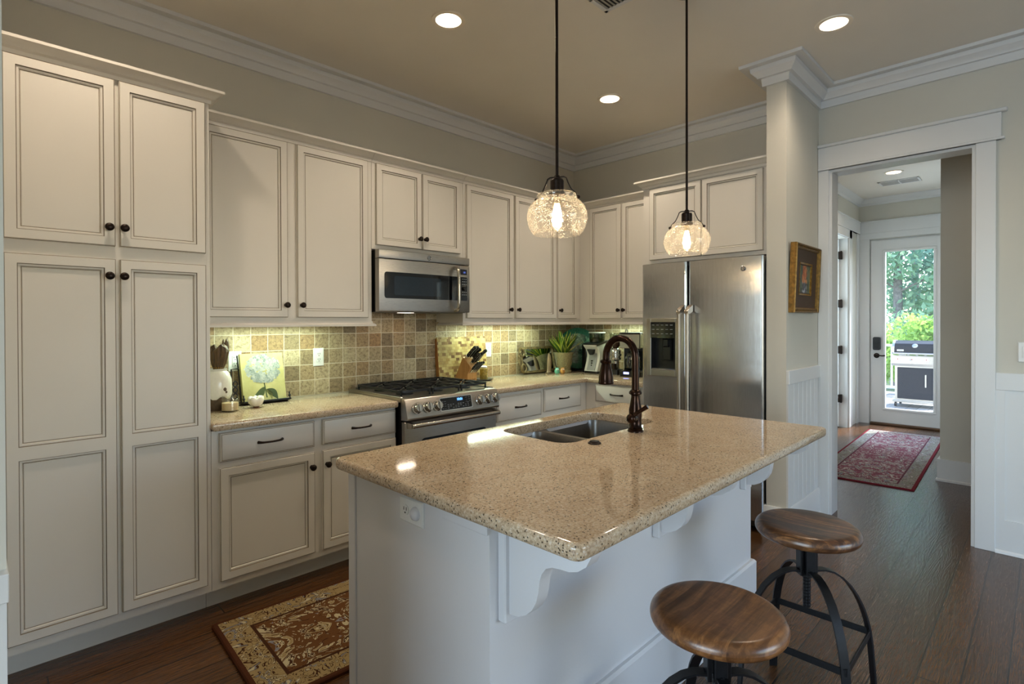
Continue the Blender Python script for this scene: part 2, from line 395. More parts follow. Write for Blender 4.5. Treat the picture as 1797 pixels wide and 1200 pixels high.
def rug(name, hx, hy, bw, field, border, motif, edge, light_, blue, sc):
    k = N(name); tc = k.co(); sp = k.n('SeparateXYZ', i_0=tc)
    ax = k.math('ABSOLUTE', sp.outputs[0]); ay = k.math('ABSOLUTE', sp.outputs[1])
    dx = k.math('SUBTRACT', hx, ax); dy = k.math('SUBTRACT', hy, ay); d = k.math('MINIMUM', dx, dy)
    v = k.n('CombineXYZ', i_0=ax, i_1=ay, i_2=0).outputs[0]
    n = k.n('TexNoise', i_Vector=v, i_Scale=sc, i_Detail=3, i_Roughness=.6, i_Distortion=1.9).outputs['Fac']
    n2 = k.n('TexNoise', i_Vector=v, i_Scale=sc*1.7, i_Detail=2, i_Distortion=1.6).outputs['Fac']
    F_ = k.ramp(n, [(0, lin(light_)), (.36, lin(motif)), (.395, lin(light_)), (.42, lin(field)), (.53, lin(motif)), (.545, lin(light_)), (.575, lin(border)), (.63, lin(motif)), (.68, lin(field))], 'CONSTANT')
    F_ = k.mix(k.math('GREATER_THAN', n2, .66), F_, lin(blue))
    B_ = k.ramp(n2, [(0, lin(light_)), (.33, lin(blue)), (.36, lin(motif)), (.385, lin(border)), (.475, lin(motif)), (.495, lin(border)), (.575, lin(motif)), (.60, lin(light_)), (.635, lin(motif)), (.66, lin(blue))], 'CONSTANT')
    c = k.mix(k.math('LESS_THAN', d, bw), F_, B_)
    ln = k.math('LESS_THAN', k.math('ABSOLUTE', k.math('SUBTRACT', d, bw)), .007); c = k.mix(ln, c, lin(motif))
    c = k.mix(k.math('LESS_THAN', d, .022), c, lin(edge))
    fz = k.noise(tc, 420, 2); c = k.mix(.6, c, k.ramp(fz, [(.3, (.55, .55, .55)), (.7, (1.1, 1.1, 1.1))]), 'MULTIPLY')
    return k.set(c, .95, bump=fz, bs=.6, bd=.003, Specular_IOR_Level=.1)

# ------------------------------------------------------------------ setting
YS0, YS1, XS = -2.128, -2.25, -.68            # stub wall beside the fridge
YD0, YD1, ZD = -2.32, -3.118, 2.47            # doorway
XH, YHL, YHR, XHC = 4.30, -1.58, -2.77, 1.6   # hall
def bx(*a, **k): return G().box(*a, **k)
fl = G(); fl.add([(-8.6, -7.6, 0), (4.42, -7.6, 0), (4.42, .12, 0), (-8.6, .12, 0), (-8.6, -7.6, -.1), (4.42, -7.6, -.1), (4.42, .12, -.1), (-8.6, .12, -.1)], [(0, 1, 2, 3), (4, 7, 6, 5), (0, 4, 5, 1), (1, 5, 6, 2), (2, 6, 7, 3), (3, 7, 4, 0)])
struct('floor', fl, FLOOR)
CANS = [(-2.489, -1.095), (-.949, -2.583), (-.987, -1.119), (2.913, -2.21)]
ce = G(); rc = .078
ce.fillet_fill([[(-8.6, -7.6), (4.42, -7.6), (4.42, .12), (-8.6, .12)]]+[[(x+rc*math.cos(2*PI*i/28), y+rc*math.sin(2*PI*i/28)) for i in range(28)] for x, y in CANS], ZC)
ce.box(-8.6, 4.42, -7.6, .12, 3.22, 3.3)
struct('ceiling', ce, CEIL)
struct('wall_back', bx(-4.46, .14, 0, .12, 0, 3.22), WALL)
wr = G(); wr.box(0, .14, YD0, 0, 0, 3.22); wr.box(0, .14, YD1, YD0, ZD, 3.22); wr.box(0, .14, -7.6, YD1, 0, 3.22)
wr.box(XS, 0, YS1, YS0, 0, 3.22)
struct('wall_right', wr, WALL)
struct('wall_left', bx(-4.46, -4.325, -2.52, 0, 0, 3.22), WALL)
wl = G(); wl.box(-4.47, -4.3255, -2.535, -2.3, 0, 1.05); wl.box(-4.475, -4.3235, -2.54, -2.3, 1.05, 1.085, .001); struct('trim_2', wl, TRIM)
# far living-room walls, with the window openings that light the room
wf = G()
for a, b, c, d in ((-8.6, -3.4, 0, 3.22), (-.3, .14, 0, 3.22), (-3.4, -.3, 0, .25), (-3.4, -.3, 2.45, 3.22)): wf.box(a, b, -7.6, -7.45, c, d)
struct('wall_front', wf, WALL)
ww = G()
for a, b, c, d in ((-7.6, -5.35, 0, 3.22), (-1.75, .12, 0, 3.22), (-5.35, -1.75, 0, .25), (-5.35, -1.75, 2.45, 3.22)): ww.box(-8.6, -8.45, a, b, c, d)
ww.box(-8.6, -4.46, 0, .12, 0, 3.22)
struct('wall_west', ww, WALL)
wn = G()
for x in (-3.4, -2.4, -1.38, -.36): wn.box(x, x+.06, -7.56, -7.48, .25, 2.45)
for z in (.25, 2.39): wn.box(-3.4, -.3, -7.56, -7.48, z, z+.06)
struct('window_1', wn, TRIM)
wn = G()
for y in (-5.35, -3.58, -1.81): wn.box(-8.56, -8.48, y, y+.06, .25, 2.45)
for z in (.25, 2.39): wn.box(-8.56, -8.48, -5.35, -1.75, z, z+.06)
struct('window_2', wn, TRIM)
# ceiling mouldings
CRN = [(0, 2.918), (.02, 2.918), (.024, 2.966), (.044, 2.968), (.046, 2.975), (.075, 3.004), (.078, 3.030), (.085, 3.0275), (.128, 3.0275), (.130, 3.047), (0, 3.047)]
struct('trim_3', G().mould([(-4.325, 0), (0, 0), (0, YS0), (XS, YS0), (XS, YS1), (0, YS1), (0, -7.45)], CRN), TRIM)
# stub wall wainscot, baseboards, doorway casing
t = G(); T = .016
for i in range(7):
    a = XS+.03+i*.087; t.box(a+.002, min(a+.085, -.004), YS1-.010, YS1, .18, .985, .003)
t.box(XS-.006, -.002, YS1-.020, YS1, .985, 1.075, .003)
t.box(XS, XS+.03, YS1-.012, YS1, .18, .985)
struct('trim_4', t, TRIM)
BB = [(0, 0), (.026, 0), (.026, .012), (.018, .022), (.018, .178), (.012, .190), (0, .190)]
struct('baseboard_right', G().mould([(XS+.02, YS0), (XS, YS0), (XS, YS1), (-.024, YS1)], BB), TRIM)
t = G()
t.box(-.022, 0, YD0, -2.252, 0, ZD, .002); t.box(-.022, 0, -3.212, YD1, 0, ZD, .002)
t.box(-.004, .144, YD0-.018, YD0, 0, ZD-.018); t.box(-.004, .144, YD1, YD1+.018, 0, ZD-.018); t.box(-.004, .144, YD1, YD0, ZD-.018, ZD)
t.box(-.026, 0, -3.235, -2.252, ZD, 2.632, .002); t.box(-.045, 0, -3.262, -2.252, 2.632, 2.652, .004); t.box(-.034, 0, -3.25, -2.252, ZD, ZD+.016, .003)
t.box(.14, .16, YD0, -2.22, 0, ZD); t.box(.14, .16, -3.21, YD1, 0, ZD); t.box(.14, .16, -3.23, -2.21, ZD, 2.63)
struct('trim_5', t, TRIM)
t = G()
t.box(-.014, 0, -3.255, -3.212, .20, .975); t.box(-.014, 0, -7.45, -3.212, .975, 1.078, .002); t.box(-.014, 0, -7.45, -3.212, 0, .20)
for y in (-3.72, -4.3, -4.9, -5.5, -6.1, -6.7): t.box(-.014, 0, y-.05, y, .2, .975)
t.box(-.005, 0, -7.45, -3.212, .1, 1.0); t.mould([(-.014, -3.212), (-.014, -7.45)], [(0, 0), (.012, 0), (.010, .012), (0, .02)])
struct('trim_6', t, TRIM)
# hall
h = G(); h.box(.14, 2.82, YHL, YHL+.12, 0, 3.22); h.box(3.74, 4.42, YHL, YHL+.12, 0, 3.22); h.box(2.82, 3.74, YHL, YHL+.12, 2.47, 3.22)
struct('wall_hall_left', h, WALL)
struct('wall_hall_right', bx(XHC, 4.42, -4.7, YHR, 0, 3.22), WALL)
struct('wall_hall_side', bx(.14, XHC, -4.72, -4.6, 0, 3.22), WALL)
DY0, DY1, DZ = -1.722, -2.545, 2.475
h = G(); h.box(XH, XH+.12, DY0+.02, YHL+.12, 0, 3.22); h.box(XH, XH+.12, YHR, DY1-.02, 0, 3.22); h.box(XH, XH+.12, DY1-.02, DY0+.02, DZ+.02, 3.22)
struct('wall_hall_end', h, WALL)
h = G(); h.box(2.5, 2.74, -.42, -.3, 0, 3.22); h.box(3.86, 4.42, -.42, -.3, 0, 3.22); h.box(2.74, 3.86, -.42, -.3, 0, .74); h.box(2.74, 3.86, -.42, -.3, 2.26, 3.22); h.box(2.5, 2.6, YHL+.12, -.3, 0, 3.22); h.box(4.32, 4.42, YHL+.12, -.3, 0, 3.22)
struct('wall_side_room', h, WALL)
h = G()
for x in (2.74, 3.275, 3.81): h.box(x, x+.05, -.40, -.33, .74, 2.26)
for z in (.74, 2.21): h.box(2.74, 3.86, -.40, -.33, z, z+.05)
struct('added_window_3', h, TRIM)  # unseen window, added to bring daylight to the hall
struct('trim_7', G().mould([(.14, YHL), (XH, YHL), (XH, YHR), (XHC, YHR), (XHC, -4.6)], [(0, 2.96), (.015, 2.96), (.02, 2.99), (.07, 3.03), (.075, 3.047), (0, 3.047)]), TRIM)
t = G()
t.box(XH-.02, XH, -1.722+.012, YHL, .0, 2.50, .002); t.box(XH-.02, XH, YHR, DY1-.012, 0, 2.5, .002); t.box(XH-.02, XH, YHR, YHL, 2.5, 2.58, .002)
t.box(XH-.026, XH, YHR, YHL, 2.58, 2.73, .002); t.box(XH-.034, XH, YHR, YHL, 2.73, 2.745, .002)
t.box(3.76, XH, YHL-.022, YHL, 2.58, 2.73); t.box(2.6, XH, YHL-.026, YHL, 2.58, 2.73); t.box(2.6, XH, YHL-.034, YHL, 2.73, 2.745)
t.box(3.745, 3.86, YHL-.02, YHL, 0, 2.58, .002); t.box(2.70, 2.815, YHL-.02, YHL, 0, 2.58, .002); t.box(2.7, 3.86, YHL-.02, YHL, 2.475, 2.58, .002)
t.box(3.72, 3.74, YHL-.002, YHL+.122, 0, 2.47); t.box(2.82, 2.84, YHL-.002, YHL+.122, 0, 2.47); t.box(3.90, 3.92, YHL-.012, YHL, 0, 2.58); t.box(4.16, 4.275, YHL-.014, YHL, 0, 2.58)
t.box(XH-.03, XH+.12, DY1, DY0, -.002, .018)
t.box(XH+.03, XH+.12, DY0-.002, DY0+.02, 0, DZ+.02); t.box(XH+.03, XH+.12, DY1-.02, DY1+.002, 0, DZ+.02); t.box(XH+.03, XH+.12, DY1, DY0, DZ-.002, DZ+.02)
struct('trim_8', t, TRIM)
BH = [(0, 0), (.028, 0), (.028, .014), (.018, .022), (.018, .19), (0, .19)]
struct('baseboard_hall', G().mould([(4.27, YHR), (XHC, YHR), (XHC, -4.6)], BH).mould([(.16, YHL), (2.7, YHL)], BH), TRIM)

# open side door with hinges, in the hall's left wall
d2 = G(); d2.box(3.675, 3.715, YHL+.09, YHL+.86, .012, 2.455, .002)
o = struct('door_2', d2, TRIM)
for z in (.38, 1.017, 1.62, 2.25): part(o, 'hinge', G().box(3.655, 3.722, YHL+.055, YHL+.095, z-.05, z+.05, .004).cyl((3.668, YHL+.06, z-.055), (3.668, YHL+.06, z+.055), .011), BRZ)
# exit door with a full glass pane
gy0, gy1, gz0, gz1 = -1.888, -2.40, .225, 2.315
d = G(); xd0, xd1 = XH+.01, XH+.055
d.box(xd0, xd1, gy0, DY0, .02, DZ); d.box(xd0, xd1, DY1, gy1, .02, DZ); d.box(xd0, xd1, gy1, gy0, .02, gz0); d.box(xd0, xd1, gy1, gy0, gz1, DZ)
o = struct('door_1', d, TRIM)
f = G()
for a, b, c, e in ((gy1-.03, gy0+.03, gz0-.03, gz0), (gy1-.03, gy0+.03, gz1, gz1+.03), (gy0, gy0+.03, gz0, gz1), (gy1-.03, gy1, gz0, gz1)): f.box(XH-.004, XH+.02, a, b, c, e, .005)
part(o, 'glass_frame', f, TRIM)
part(o, 'glass', bx(XH+.028, XH+.034, gy1, gy0, gz0, gz1), clear_glass('door_glass', (.95, .98, 1, 1), 0.04, .008))  # faint translucence in the pane stands in for the outdoor haze
k = G().prism(rrect(-1.838, -1.752, 1.0, 1.175, .02), 'x', XH-.03, XH+.01); k.box(XH-.034, XH-.028, -1.82, -1.77, 1.03, 1.10, .002)
part(o, 'keypad_lock', k, BLK)
k = G().lathe([(.034, 0), (.034, .008), (.02, .012), (.014, .05), (0, .05)], mat=M.Translation((XH+.01, -1.79, .925)) @ M.Rotation(-PI/2, 4, 'Y'), seg=18)
k.tube([(XH-.035, -1.79, .925), (XH-.04, -1.83, .928), (XH-.038, -1.86, .925), (XH-.04, -1.895, .93)], .009, 8)
part(o, 'lever_handle', k, BRZ)
part(o, 'threshold', bx(XH-.04, XH+.01, DY1, DY0, 0, .028, .006), wood('oak_sill', '#4a3320', '#6a4a30', 1))

# tile backsplash
struct('wall_backsplash', G().box(-3.546, -.0125, -.012, 0, .914, 1.47), TILE)
struct('wall_backsplash_side', G().box(-.012, 0, -1.21, -.0125, .914, 1.40), TILE)

# ------------------------------------------------------------------ cabinet parts
def knob(x, z, yf):
    R = M.Translation((x, yf, z)) @ M.Rotation(PI/2, 4, 'X')
    return G().lathe([(.011, 0), (.011, .002), (.006, .005), (.0055, .014), (.012, .017), (.0165, .022), (.0165, .027), (.012, .032), (.004, .034), (0, .034)], seg=18, mat=R)
def pull(x, z, yf, L=.12):
    g = G(); n = 11
    pts = [(x-L/2+L*i/(n-1), yf-.028*math.sin(PI*min(1, max(0, i/(n-1))))**.45, z) for i in range(n)]
    g.tube(pts, .0055, 8, scale=[1.5 if i in (0, n-1) else 1.15 if i in (1, n-2) else .95 for i in range(n)])
    return g
def panel_door(x0, x1, z0, z1, yf, panels=1, st=.038):
    g = G(); t = .02
    def ring(a, b, c, d, i, n): return [(a+i, yf-n, c+i), (b-i, yf-n, c+i), (b-i, yf-n, d-i), (a+i, yf-n, d-i)]
    if panels == 1: spans = [(z0+st, z1-st)]
    else:
        zm = z0+(z1-z0)*panels[0]; spans = [(z0+st, zm-.026), (zm+.026, z1-st)]
    e = .003
    # outer edge
    g.rings([ring(x0, x1, z0, z1, 0, 0), ring(x0, x1, z0, z1, 0, t-.004), ring(x0, x1, z0, z1, .0025, t-.0035), ring(x0, x1, z0, z1, .004, t)], True, False, mis=[0, 1, 0, 0])
    a, b, c, d_ = x0+.004, x1-.004, z0+.004, z1-.004; xa, xb = x0+st, x1-st; y = yf-t
    q = lambda u0, u1, w0, w1: g.add([(u0, y, w0), (u1, y, w0), (u1, y, w1), (u0, y, w1)], [(0, 1, 2, 3)])
    zs = [c]+[w for s_ in spans for w in s_]+[d_]
    q(a, xa, c, d_); q(xb, b, c, d_)
    for i in range(0, len(zs), 2): q(xa, xb, zs[i], zs[i+1])
    for s0, s1 in spans:
        R = lambda i, n: ring(xa, xb, s0, s1, i, n)
        g.rings([R(0, t), R(.0012, t-.0055), R(.0028, t-.0055), R(.009, t-.006), R(.012, t-.0125), R(.0145, t-.0125), R(.0165, t-.011)], False, True, mis=[1, 1, 0, 0, 1, 0])
    return g
def slab_front(x0, x1, z0, z1, yf):
    g = G(); t = .02
    R = lambda i, n: [(x0+i, yf-n, z0+i), (x1-i, yf-n, z0+i), (x1-i, yf-n, z1-i), (x0+i, yf-n, z1-i)]
    return g.rings([R(0, 0), R(0, t-.006), R(.002, t-.006), R(.007, t-.001), R(.0095, t-.0016), R(.012, t)], mis=[0, 1, 0, 1, 0])
def cabinet(name, label, fr, x0, x1, yf, z0, z1, doors=(), drawers=(), toe=False, crown=None, rail=None, group=None, knobs=True):
    t = thing(name, label, 'cabinet', ((x0+x1)/2, yf, 0 if toe else z0), group, fr)
    part(t, 'carcass', G().box(x0, x1, yf, -.002 if not toe else -.002, z0, z1), CAB)
    if toe: part(t, 'toe_kick', G().box(x0, x1, yf+.09, yf+.105, 0, z0), CAB)
    for a, b, c, d, pn, kx, kz in doors:
        o = part(t, 'door', panel_door(a, b, c, d, yf, pn), [CAB, GLZ])
        if knobs: part(o, 'knob', knob(kx, kz, yf-.02), BRZ)
    for a, b, c, d in drawers:
        o = part(t, 'drawer', slab_front(a, b, c, d, yf), [CAB, GLZ])
        part(o, 'pull', pull((a+b)/2, (c+d)/2, yf-.02), BRZ)
    if crown: part(t, 'crown_moulding', G().mould(crown, CABCR, closed=False), [CAB])
    if rail: part(t, 'light_rail', G().mould(rail, RAIL), CAB)
    return t
CABCR = [(0, 2.424), (.008, 2.424), (.010, 2.440), (.022, 2.446), (.024, 2.450), (.045, 2.468), (.055, 2.470), (.055, 2.482), (0, 2.482)]
RAIL = [(-.05, 1.366), (.022, 1.366), (.022, 1.376), (.016, 1.382), (.006, 1.386), (.004, 1.398), (-.05, 1.398)]
YB, YU = -.61, -.335
TOP = 2.43
# pantry
cabinet('pantry_cabinet', 'tall cream pantry cabinet with four panelled doors at the left end of the wall', 'A', -4.318, -3.548, YB, .11, TOP,
        doors=[(-4.262, -3.914, 1.715, 2.42, 1, -3.938, 1.792), (-3.899, -3.568, 1.715, 2.42, 1, -3.885, 1.793),
               (-4.262, -3.914, .15, 1.66, (.487,), -3.938, 1.588), (-3.899, -3.568, .15, 1.66, (.487,), -3.888, 1.588)],
        toe=True, crown=[(-4.318, YB), (-3.548, YB), (-3.548, -.40)])
# uppers on the back wall
cabinet('wall_cabinet', 'tall cream two-door wall cabinet between the pantry and the microwave', 'A', -3.546, -2.521, YU, 1.39, TOP,
        doors=[(-3.51, -3.068, 1.42, 2.42, 1, -3.081, 1.490), (-3.012, -2.554, 1.42, 2.42, 1, -2.990, 1.491)], crown=[(-3.49, YU), (-2.521, YU)], rail=[(-3.546, YU), (-2.521, YU), (-2.521, -.05)])
cabinet('wall_cabinet', 'short cream two-door wall cabinet directly above the microwave', 'A', -2.519, -1.757, YU, 1.865, TOP,
        doors=[(-2.494, -2.139, 1.893, 2.42, 1, -2.160, 1.963), (-2.128, -1.79, 1.893, 2.42, 1, -2.112, 1.964)], crown=[(-2.519, YU), (-1.757, YU)])
cabinet('wall_cabinet', 'tall cream two-door wall cabinet above the knife block, right of the microwave', 'A', -1.755, -.692, YU, 1.39, TOP,
        doors=[(-1.729, -1.239, 1.42, 2.42, 1, -1.277, 1.490), (-1.209, -.702, 1.42, 2.42, 1, -1.186, 1.491)], crown=[(-1.755, YU), (-.692, YU)], rail=[(-1.755, -.05), (-1.755, YU), (-.692, YU)])
cabinet('wall_cabinet', 'narrow cream single-door wall cabinet in the inside corner above the potted plant', 'A', -.690, -.002, YU, 1.39, TOP,
        doors=[(-.674, -.405, 1.42, 2.42, 1, -.650, 1.493)], crown=[(-.690, YU), (-.29, YU)], rail=[(-.690, YU), (-.335, YU)])
cabinet('wall_cabinet', 'cream two-door wall cabinet over the coffee machines, left of the fridge', 'B', .337, 1.172, YU, 1.39, TOP,
        doors=[(.457, .795, 1.42, 2.42, 1, .776, 1.492), (.809, 1.15, 1.42, 2.42, 1, .829, 1.492)], crown=[(.337, YU), (1.172, YU)], rail=[(.337, YU), (1.172, YU)])
cabinet('wall_cabinet', 'deep cream two-door cabinet directly above the steel fridge', 'B', 1.176, 2.122, -.61, 1.838, TOP,
        doors=[(1.236, 1.653, 1.865, 2.415, 1, 1.63, 1.92), (1.662, 2.088, 1.865, 2.415, 1, 1.69, 1.92)], crown=[(1.176, -.40), (1.176, -.61), (2.122, -.61)], knobs=False)
# base cabinets
cabinet('base_cabinet', 'cream base cabinet with two drawers and two doors between pantry and range', 'A', -3.546, -2.526, YB, .11, .873,
        doors=[(-3.513, -3.043, .148, .690, 1, -3.062, .614), (-2.997, -2.52-.012, .148, .690, 1, -2.975, .615)], drawers=[(-3.513, -3.043, .720, .860), (-2.997, -2.532, .720, .860)], toe=True)
cabinet('base_cabinet', 'cream base cabinet with two drawers, right of the range', 'A', -1.745, -.611, YB, .11, .873,
        doors=[(-1.68, -1.203, .148, .640, 1, -1.23, .58), (-1.169, -.70, .148, .640, 1, -1.14, .58)], drawers=[(-1.68, -1.203, .665, .850), (-1.169, -.70, .68, .862)], toe=True)
cabinet('base_cabinet', 'cream base cabinet in the corner beside the fridge under the coffee machines', 'B', .611, 1.195, -.61, .11, .873,
        doors=[(.72, 1.17, .148, .690, 1, .75, .614)], drawers=[(.72, 1.15, .720, .862)], toe=True)

# ------------------------------------------------------------------ worktops
EDGE = [(.013, .914), (.006, .9125), (.002, .909), (0, .903), (0, .887), (.002, .880), (.006, .8755), (.013, .874)]
def slab(poly, hole=None):
    g = G()
    rs = [[(p[0], p[1], z) for p in offset(poly, i)] for i, z in EDGE]
    g.rings(rs, hole is None, hole is None)
    if hole:
        hs = [[(p[0], p[1], z) for p in offset(hole, -i*.5)] for i, z in ((.008, .914), (.002, .912), (0, .906), (0, .874))]
        g.rings(hs, False, False)
        g.fillet_fill([offset(poly, .013), offset(hole, -.004)], .914); g.fillet_fill([offset(poly, .013), hole], .874)
    return g
def rpoly(pts, r, n=5):
    out = []
    for i, p in enumerate(pts):
        if r[i] == 0: out.append(p); continue
        p = V(p); a = (V(pts[i-1])-p).normalized(); b = (V(pts[(i+1) % len(pts)])-p).normalized()
        for k in range(n+1):
            s_ = k/n; A = p+a*r[i]*(1-s_)**2; out.append(tuple(p+a*r[i]*(1-s_)**2+b*r[i]*s_**2))
    return out
solo('worktop', slab(rpoly([(-3.547, -.648), (-2.522, -.648), (-2.522, -.013), (-3.547, -.013)], [0, .012, 0, 0])), GRAN, 'speckled tan granite worktop between the pantry and the range', 'worktop', (-3.03, -.33, .874))
solo('worktop', slab(rpoly([(-1.750, -.648), (-.645, -.648), (-.645, -1.205), (-.013, -1.205), (-.013, -.013), (-1.750, -.013)], [.012, 0, 0, 0, 0, 0])), GRAN, 'L-shaped speckled tan granite worktop from the range round to the fridge', 'worktop', (-1.2, -.33, .874))
SX0, SX1, SY0, SY1 = -2.725, -2.02, -2.105, -1.722
ISLP = rrect(-3.452, -1.638, -2.733, -1.642, .028, 6)
solo('island_worktop', slab(ISLP, rrect(SX0, SX1, SY0, SY1, .07, 6)), GRAN, 'large speckled tan granite island worktop with a sink cut-out', 'worktop', (-2.545, -2.19, .874))
# double bowl sink
sk = thing('kitchen_sink', 'double bowl undermount stainless sink set into the granite island', 'sink', (-2.37, -1.91, .70))
rim = G(); bowls = [(-2.722, -2.455, .19), (-2.428, -2.024, .21)]
lo = [rrect(a, b, SY0-.006, SY1+.006, .055, 6) for a, b, _ in bowls]
rim.fillet_fill([rrect(-2.76, -1.985, SY0-.04, SY1+.04, .07, 6)]+lo, .873)
part(sk, 'rim', rim, SINK)
for (a, b, dp), lp in zip(bowls, lo):
    g = G(); cx_ = (a+b)/2; cy_ = (SY0+SY1)/2
    rs = [[(p[0], p[1], .873) for p in lp]]
    for i, z in ((.006, .85), (.012, .873-dp+.04), (.022, .873-dp+.012), (.05, .873-dp)): rs.append([(p[0], p[1], z) for p in offset(lp, i)])
    g.rings(rs, False, True)
    o = part(sk, 'bowl', g, SINK)
    part(o, 'drain', G().lathe([(0, 0), (.045, 0), (.045, .003), (.035, .004), (.03, .001), (0, .001)], (cx_, cy_, .873-dp+.001), 20), CHRM)

# ------------------------------------------------------------------ island body
il = thing('kitchen_island', 'white painted kitchen island base under the granite worktop', 'island', (-2.545, -2.05, 0))
IX0, IX1, IY0, IY1 = -3.41, -1.68, -2.41, -1.70
g = G(); g.box(IX0, IX0+.03, IY0, IY1, .105, .8735); g.box(IX1-.03, IX1, IY0, IY1, .105, .8735); g.box(IX0+.03, IX1-.03, IY0, IY0+.12, .105, .8735); g.box(IX0+.03, IX1-.03, IY1-.02, IY1, .105, .8735)
g.box(IX0+.03, IX1-.03, IY0+.12, IY1-.02, .105, .13); g.box(IX0, IX1, IY0, IY1-.075, 0, .105)
part(il, 'body', g, ISL)
g = G(); g.box(IX0-.006, IX0+.02, IY1-.03, IY1+.001, .105, .8735, .002); g.box(IX0-.003, IX0+.01, IY1-.012, IY1+.02, .105, .8735)
part(il, 'face_frame', g, ISL)
part(il, 'trim_strip', G().box(IX0-.012, IX0, IY0-.002, -2.225, .838, .8735, .002), ISL)
part(il, 'baseboard', G().mould([(IX0+.27, IY0), (IX1, IY0), (IX1, IY1)], [(0, 0), (.03, 0), (.03, .012), (.02, .022), (.02, .222), (.012, .232), (0, .232)]), ISL)
def corbel(x):
    g = G(); w = .042
    g.box(x-.036, x+.036, IY0-.028, IY0+.001, .603, .8735, .004)
    y0 = IY0-.026; P = [(y0, .872), (-2.702, .872), (-2.70, .852), (-2.687, .828), (-2.663, .810), (-2.637, .801), (-2.61, .799), (-2.585, .795), (-2.565, .786), (-2.551, .768), (-2.543, .745), (-2.539, .715), (-2.532, .690), (-2.517, .665), (-2.497, .646), (-2.470, .632), (-2.44, .627), (y0, .627)]
    g.prism(P, 'x', x-w/2, x+w/2)
    return g
for x in (-3.345, -2.565, -1.775):
    part(il, 'corbel', corbel(x), ISL)
# aisle side doors of the island (facing the range)
for a, b in ((-3.38, -2.83), (-2.81, -2.28), (-2.26, -1.71)):
    g = panel_door(-b, -a, .14, .84, 0); g.v = [(-x, IY1-y, z) for x, y, z in g.v]
    part(il, 'door', g, [CAB, GLZ])
def outlet(name, label, x, z, y, fr='A', w=.072, h=.118, kind='duplex'):
    t = thing(name, label, 'outlet' if kind != 'switch' else 'light switch', (x, y, z), None, fr)
    g = G(); R = lambda i, n: [(x-w/2+i, y-n, z-h/2+i), (x+w/2-i, y-n, z-h/2+i), (x+w/2-i, y-n, z+h/2-i), (x-w/2+i, y-n, z+h/2-i)]
    g.rings([R(0, 0), R(0, .003), R(.004, .006)])
    part(t, 'cover_plate', g, WHT)
    def recep(cx_, cz):
        s_ = G().prism([(cx_+.016*math.cos(a), cz+.0165*math.sin(a)) for a in [2*PI*i/20 for i in range(20)]], 'y', y-.0085, y-.005)
        o = part(t, 'receptacle', s_, WHT)
        q = G()
        for dx in (-.0065, .0065): q.box(cx_+dx-.0012, cx_+dx+.0012, y-.0092, y-.008, cz-.001, cz+.009)
        q.prism([(cx_+.0028*math.cos(a), cz-.008+.0028*math.sin(a)) for a in [2*PI*i/10 for i in range(10)]], 'y', y-.0092, y-.008)
        part(o, 'slots', q, RUBB)
    if kind == 'duplex': recep(x, z+.02); recep(x, z-.02)
    if kind == 'decora':
        part(t, 'receptacle', G().box(x-.0165, x+.0165, y-.009, y-.005, z-.034, z+.034, .002), WHT)
        q = G()
        for c in (z+.018, z-.018):
            for dx in (-.0065, .0065): q.box(x+dx-.0014, x+dx+.0014, y-.0098, y-.0085, c, c+.009)
            q.box(x-.0025, x+.0025, y-.0098, y-.0085, c-.01, c-.005)
        part(t, 'slots', q, RUBB)
    if kind == 'switch': part(t, 'rocker', G().box(x-.0165, x+.0165, y-.010, y-.005, z-.034, z+.034, .002), WHT)
    if kind == 'island':
        recep(x-.026, z)
        part(t, 'sensor_dome', G().lathe([(.021, 0), (.021, .004), (.017, .012), (.009, .017), (0, .018)], seg=20, mat=M.Translation((x+.026, y-.005, z)) @ M.Rotation(PI/2, 4, 'X')), plain('frosted_white', '#d9d9dd', .3, var=.02))
    return t
outlet('wall_outlet', 'white outlet on the tiled wall between the hydrangea book and the range', -2.728, 1.162, -.0125, kind='decora')
outlet('wall_outlet', 'white outlet on the tiled wall right of the cutting board', -1.205, 1.150, -.0125, kind='decora')
outlet('wall_outlet', 'white outlet partly hidden behind the hydrangea book', -3.245, 1.162, -.0125, kind='decora')
# on the island's left end (faces -x): frame B local x = -y, local y = x
outlet('island_outlet', 'white outlet with a round sensor dome on the left end of the island', 2.066, .816, -3.4102, 'B', .122, .076, 'island')
outlet('wall_switch', 'white rocker switch on the wall right of the hall doorway', 3.345, 1.205, -.0005, 'B', kind='switch')

# ------------------------------------------------------------------ faucet
fx, fy = -2.323, -2.167
fa = thing('kitchen_faucet', 'aged bronze gooseneck faucet standing behind the island sink', 'faucet', (fx, fy, .914))
part(fa, 'body', G().lathe([(0, 0), (.034, 0), (.034, .006), (.030, .010), (.031, .016), (.027, .020), (.026, .05), (.0275, .075), (.028, .095), (.022, .125), (.018, .150), (.0185, .158), (.027, .163), (.028, .170), (.024, .177), (.017, .182), (0, .182)], (fx, fy, .914), 28), FAUC, 50)
pts = [(fx, fy, 1.09), (fx, fy, 1.16), (fx, fy, 1.235)]+[(fx, fy+.076-.076*math.cos(a), 1.235+.082*math.sin(a)) for a in [PI*i/14 for i in range(1, 15)]]+[(fx, fy+.153, 1.215)]
part(fa, 'gooseneck', G().tube(pts, .0158, 16, up=(1, 0, 0)), FAUC, 60)
hd = part(fa, 'spray_head', G().lathe([(0, 0), (.033, 0), (.0355, .006), (.033, .012), (.033, .03), (.0245, .075), (.0205, .092), (.026, .097), (.026, .106), (.018, .112), (0, .112)], (fx, fy+.153, 1.108), 24), FAUC, 50)
g = G().cyl((fx+.01, fy, .975), (fx-.052, fy-.012, .978), .0185, .021, 18); g.ball((fx-.055, fy-.012, .978), .021, sc=(.6, 1, 1))
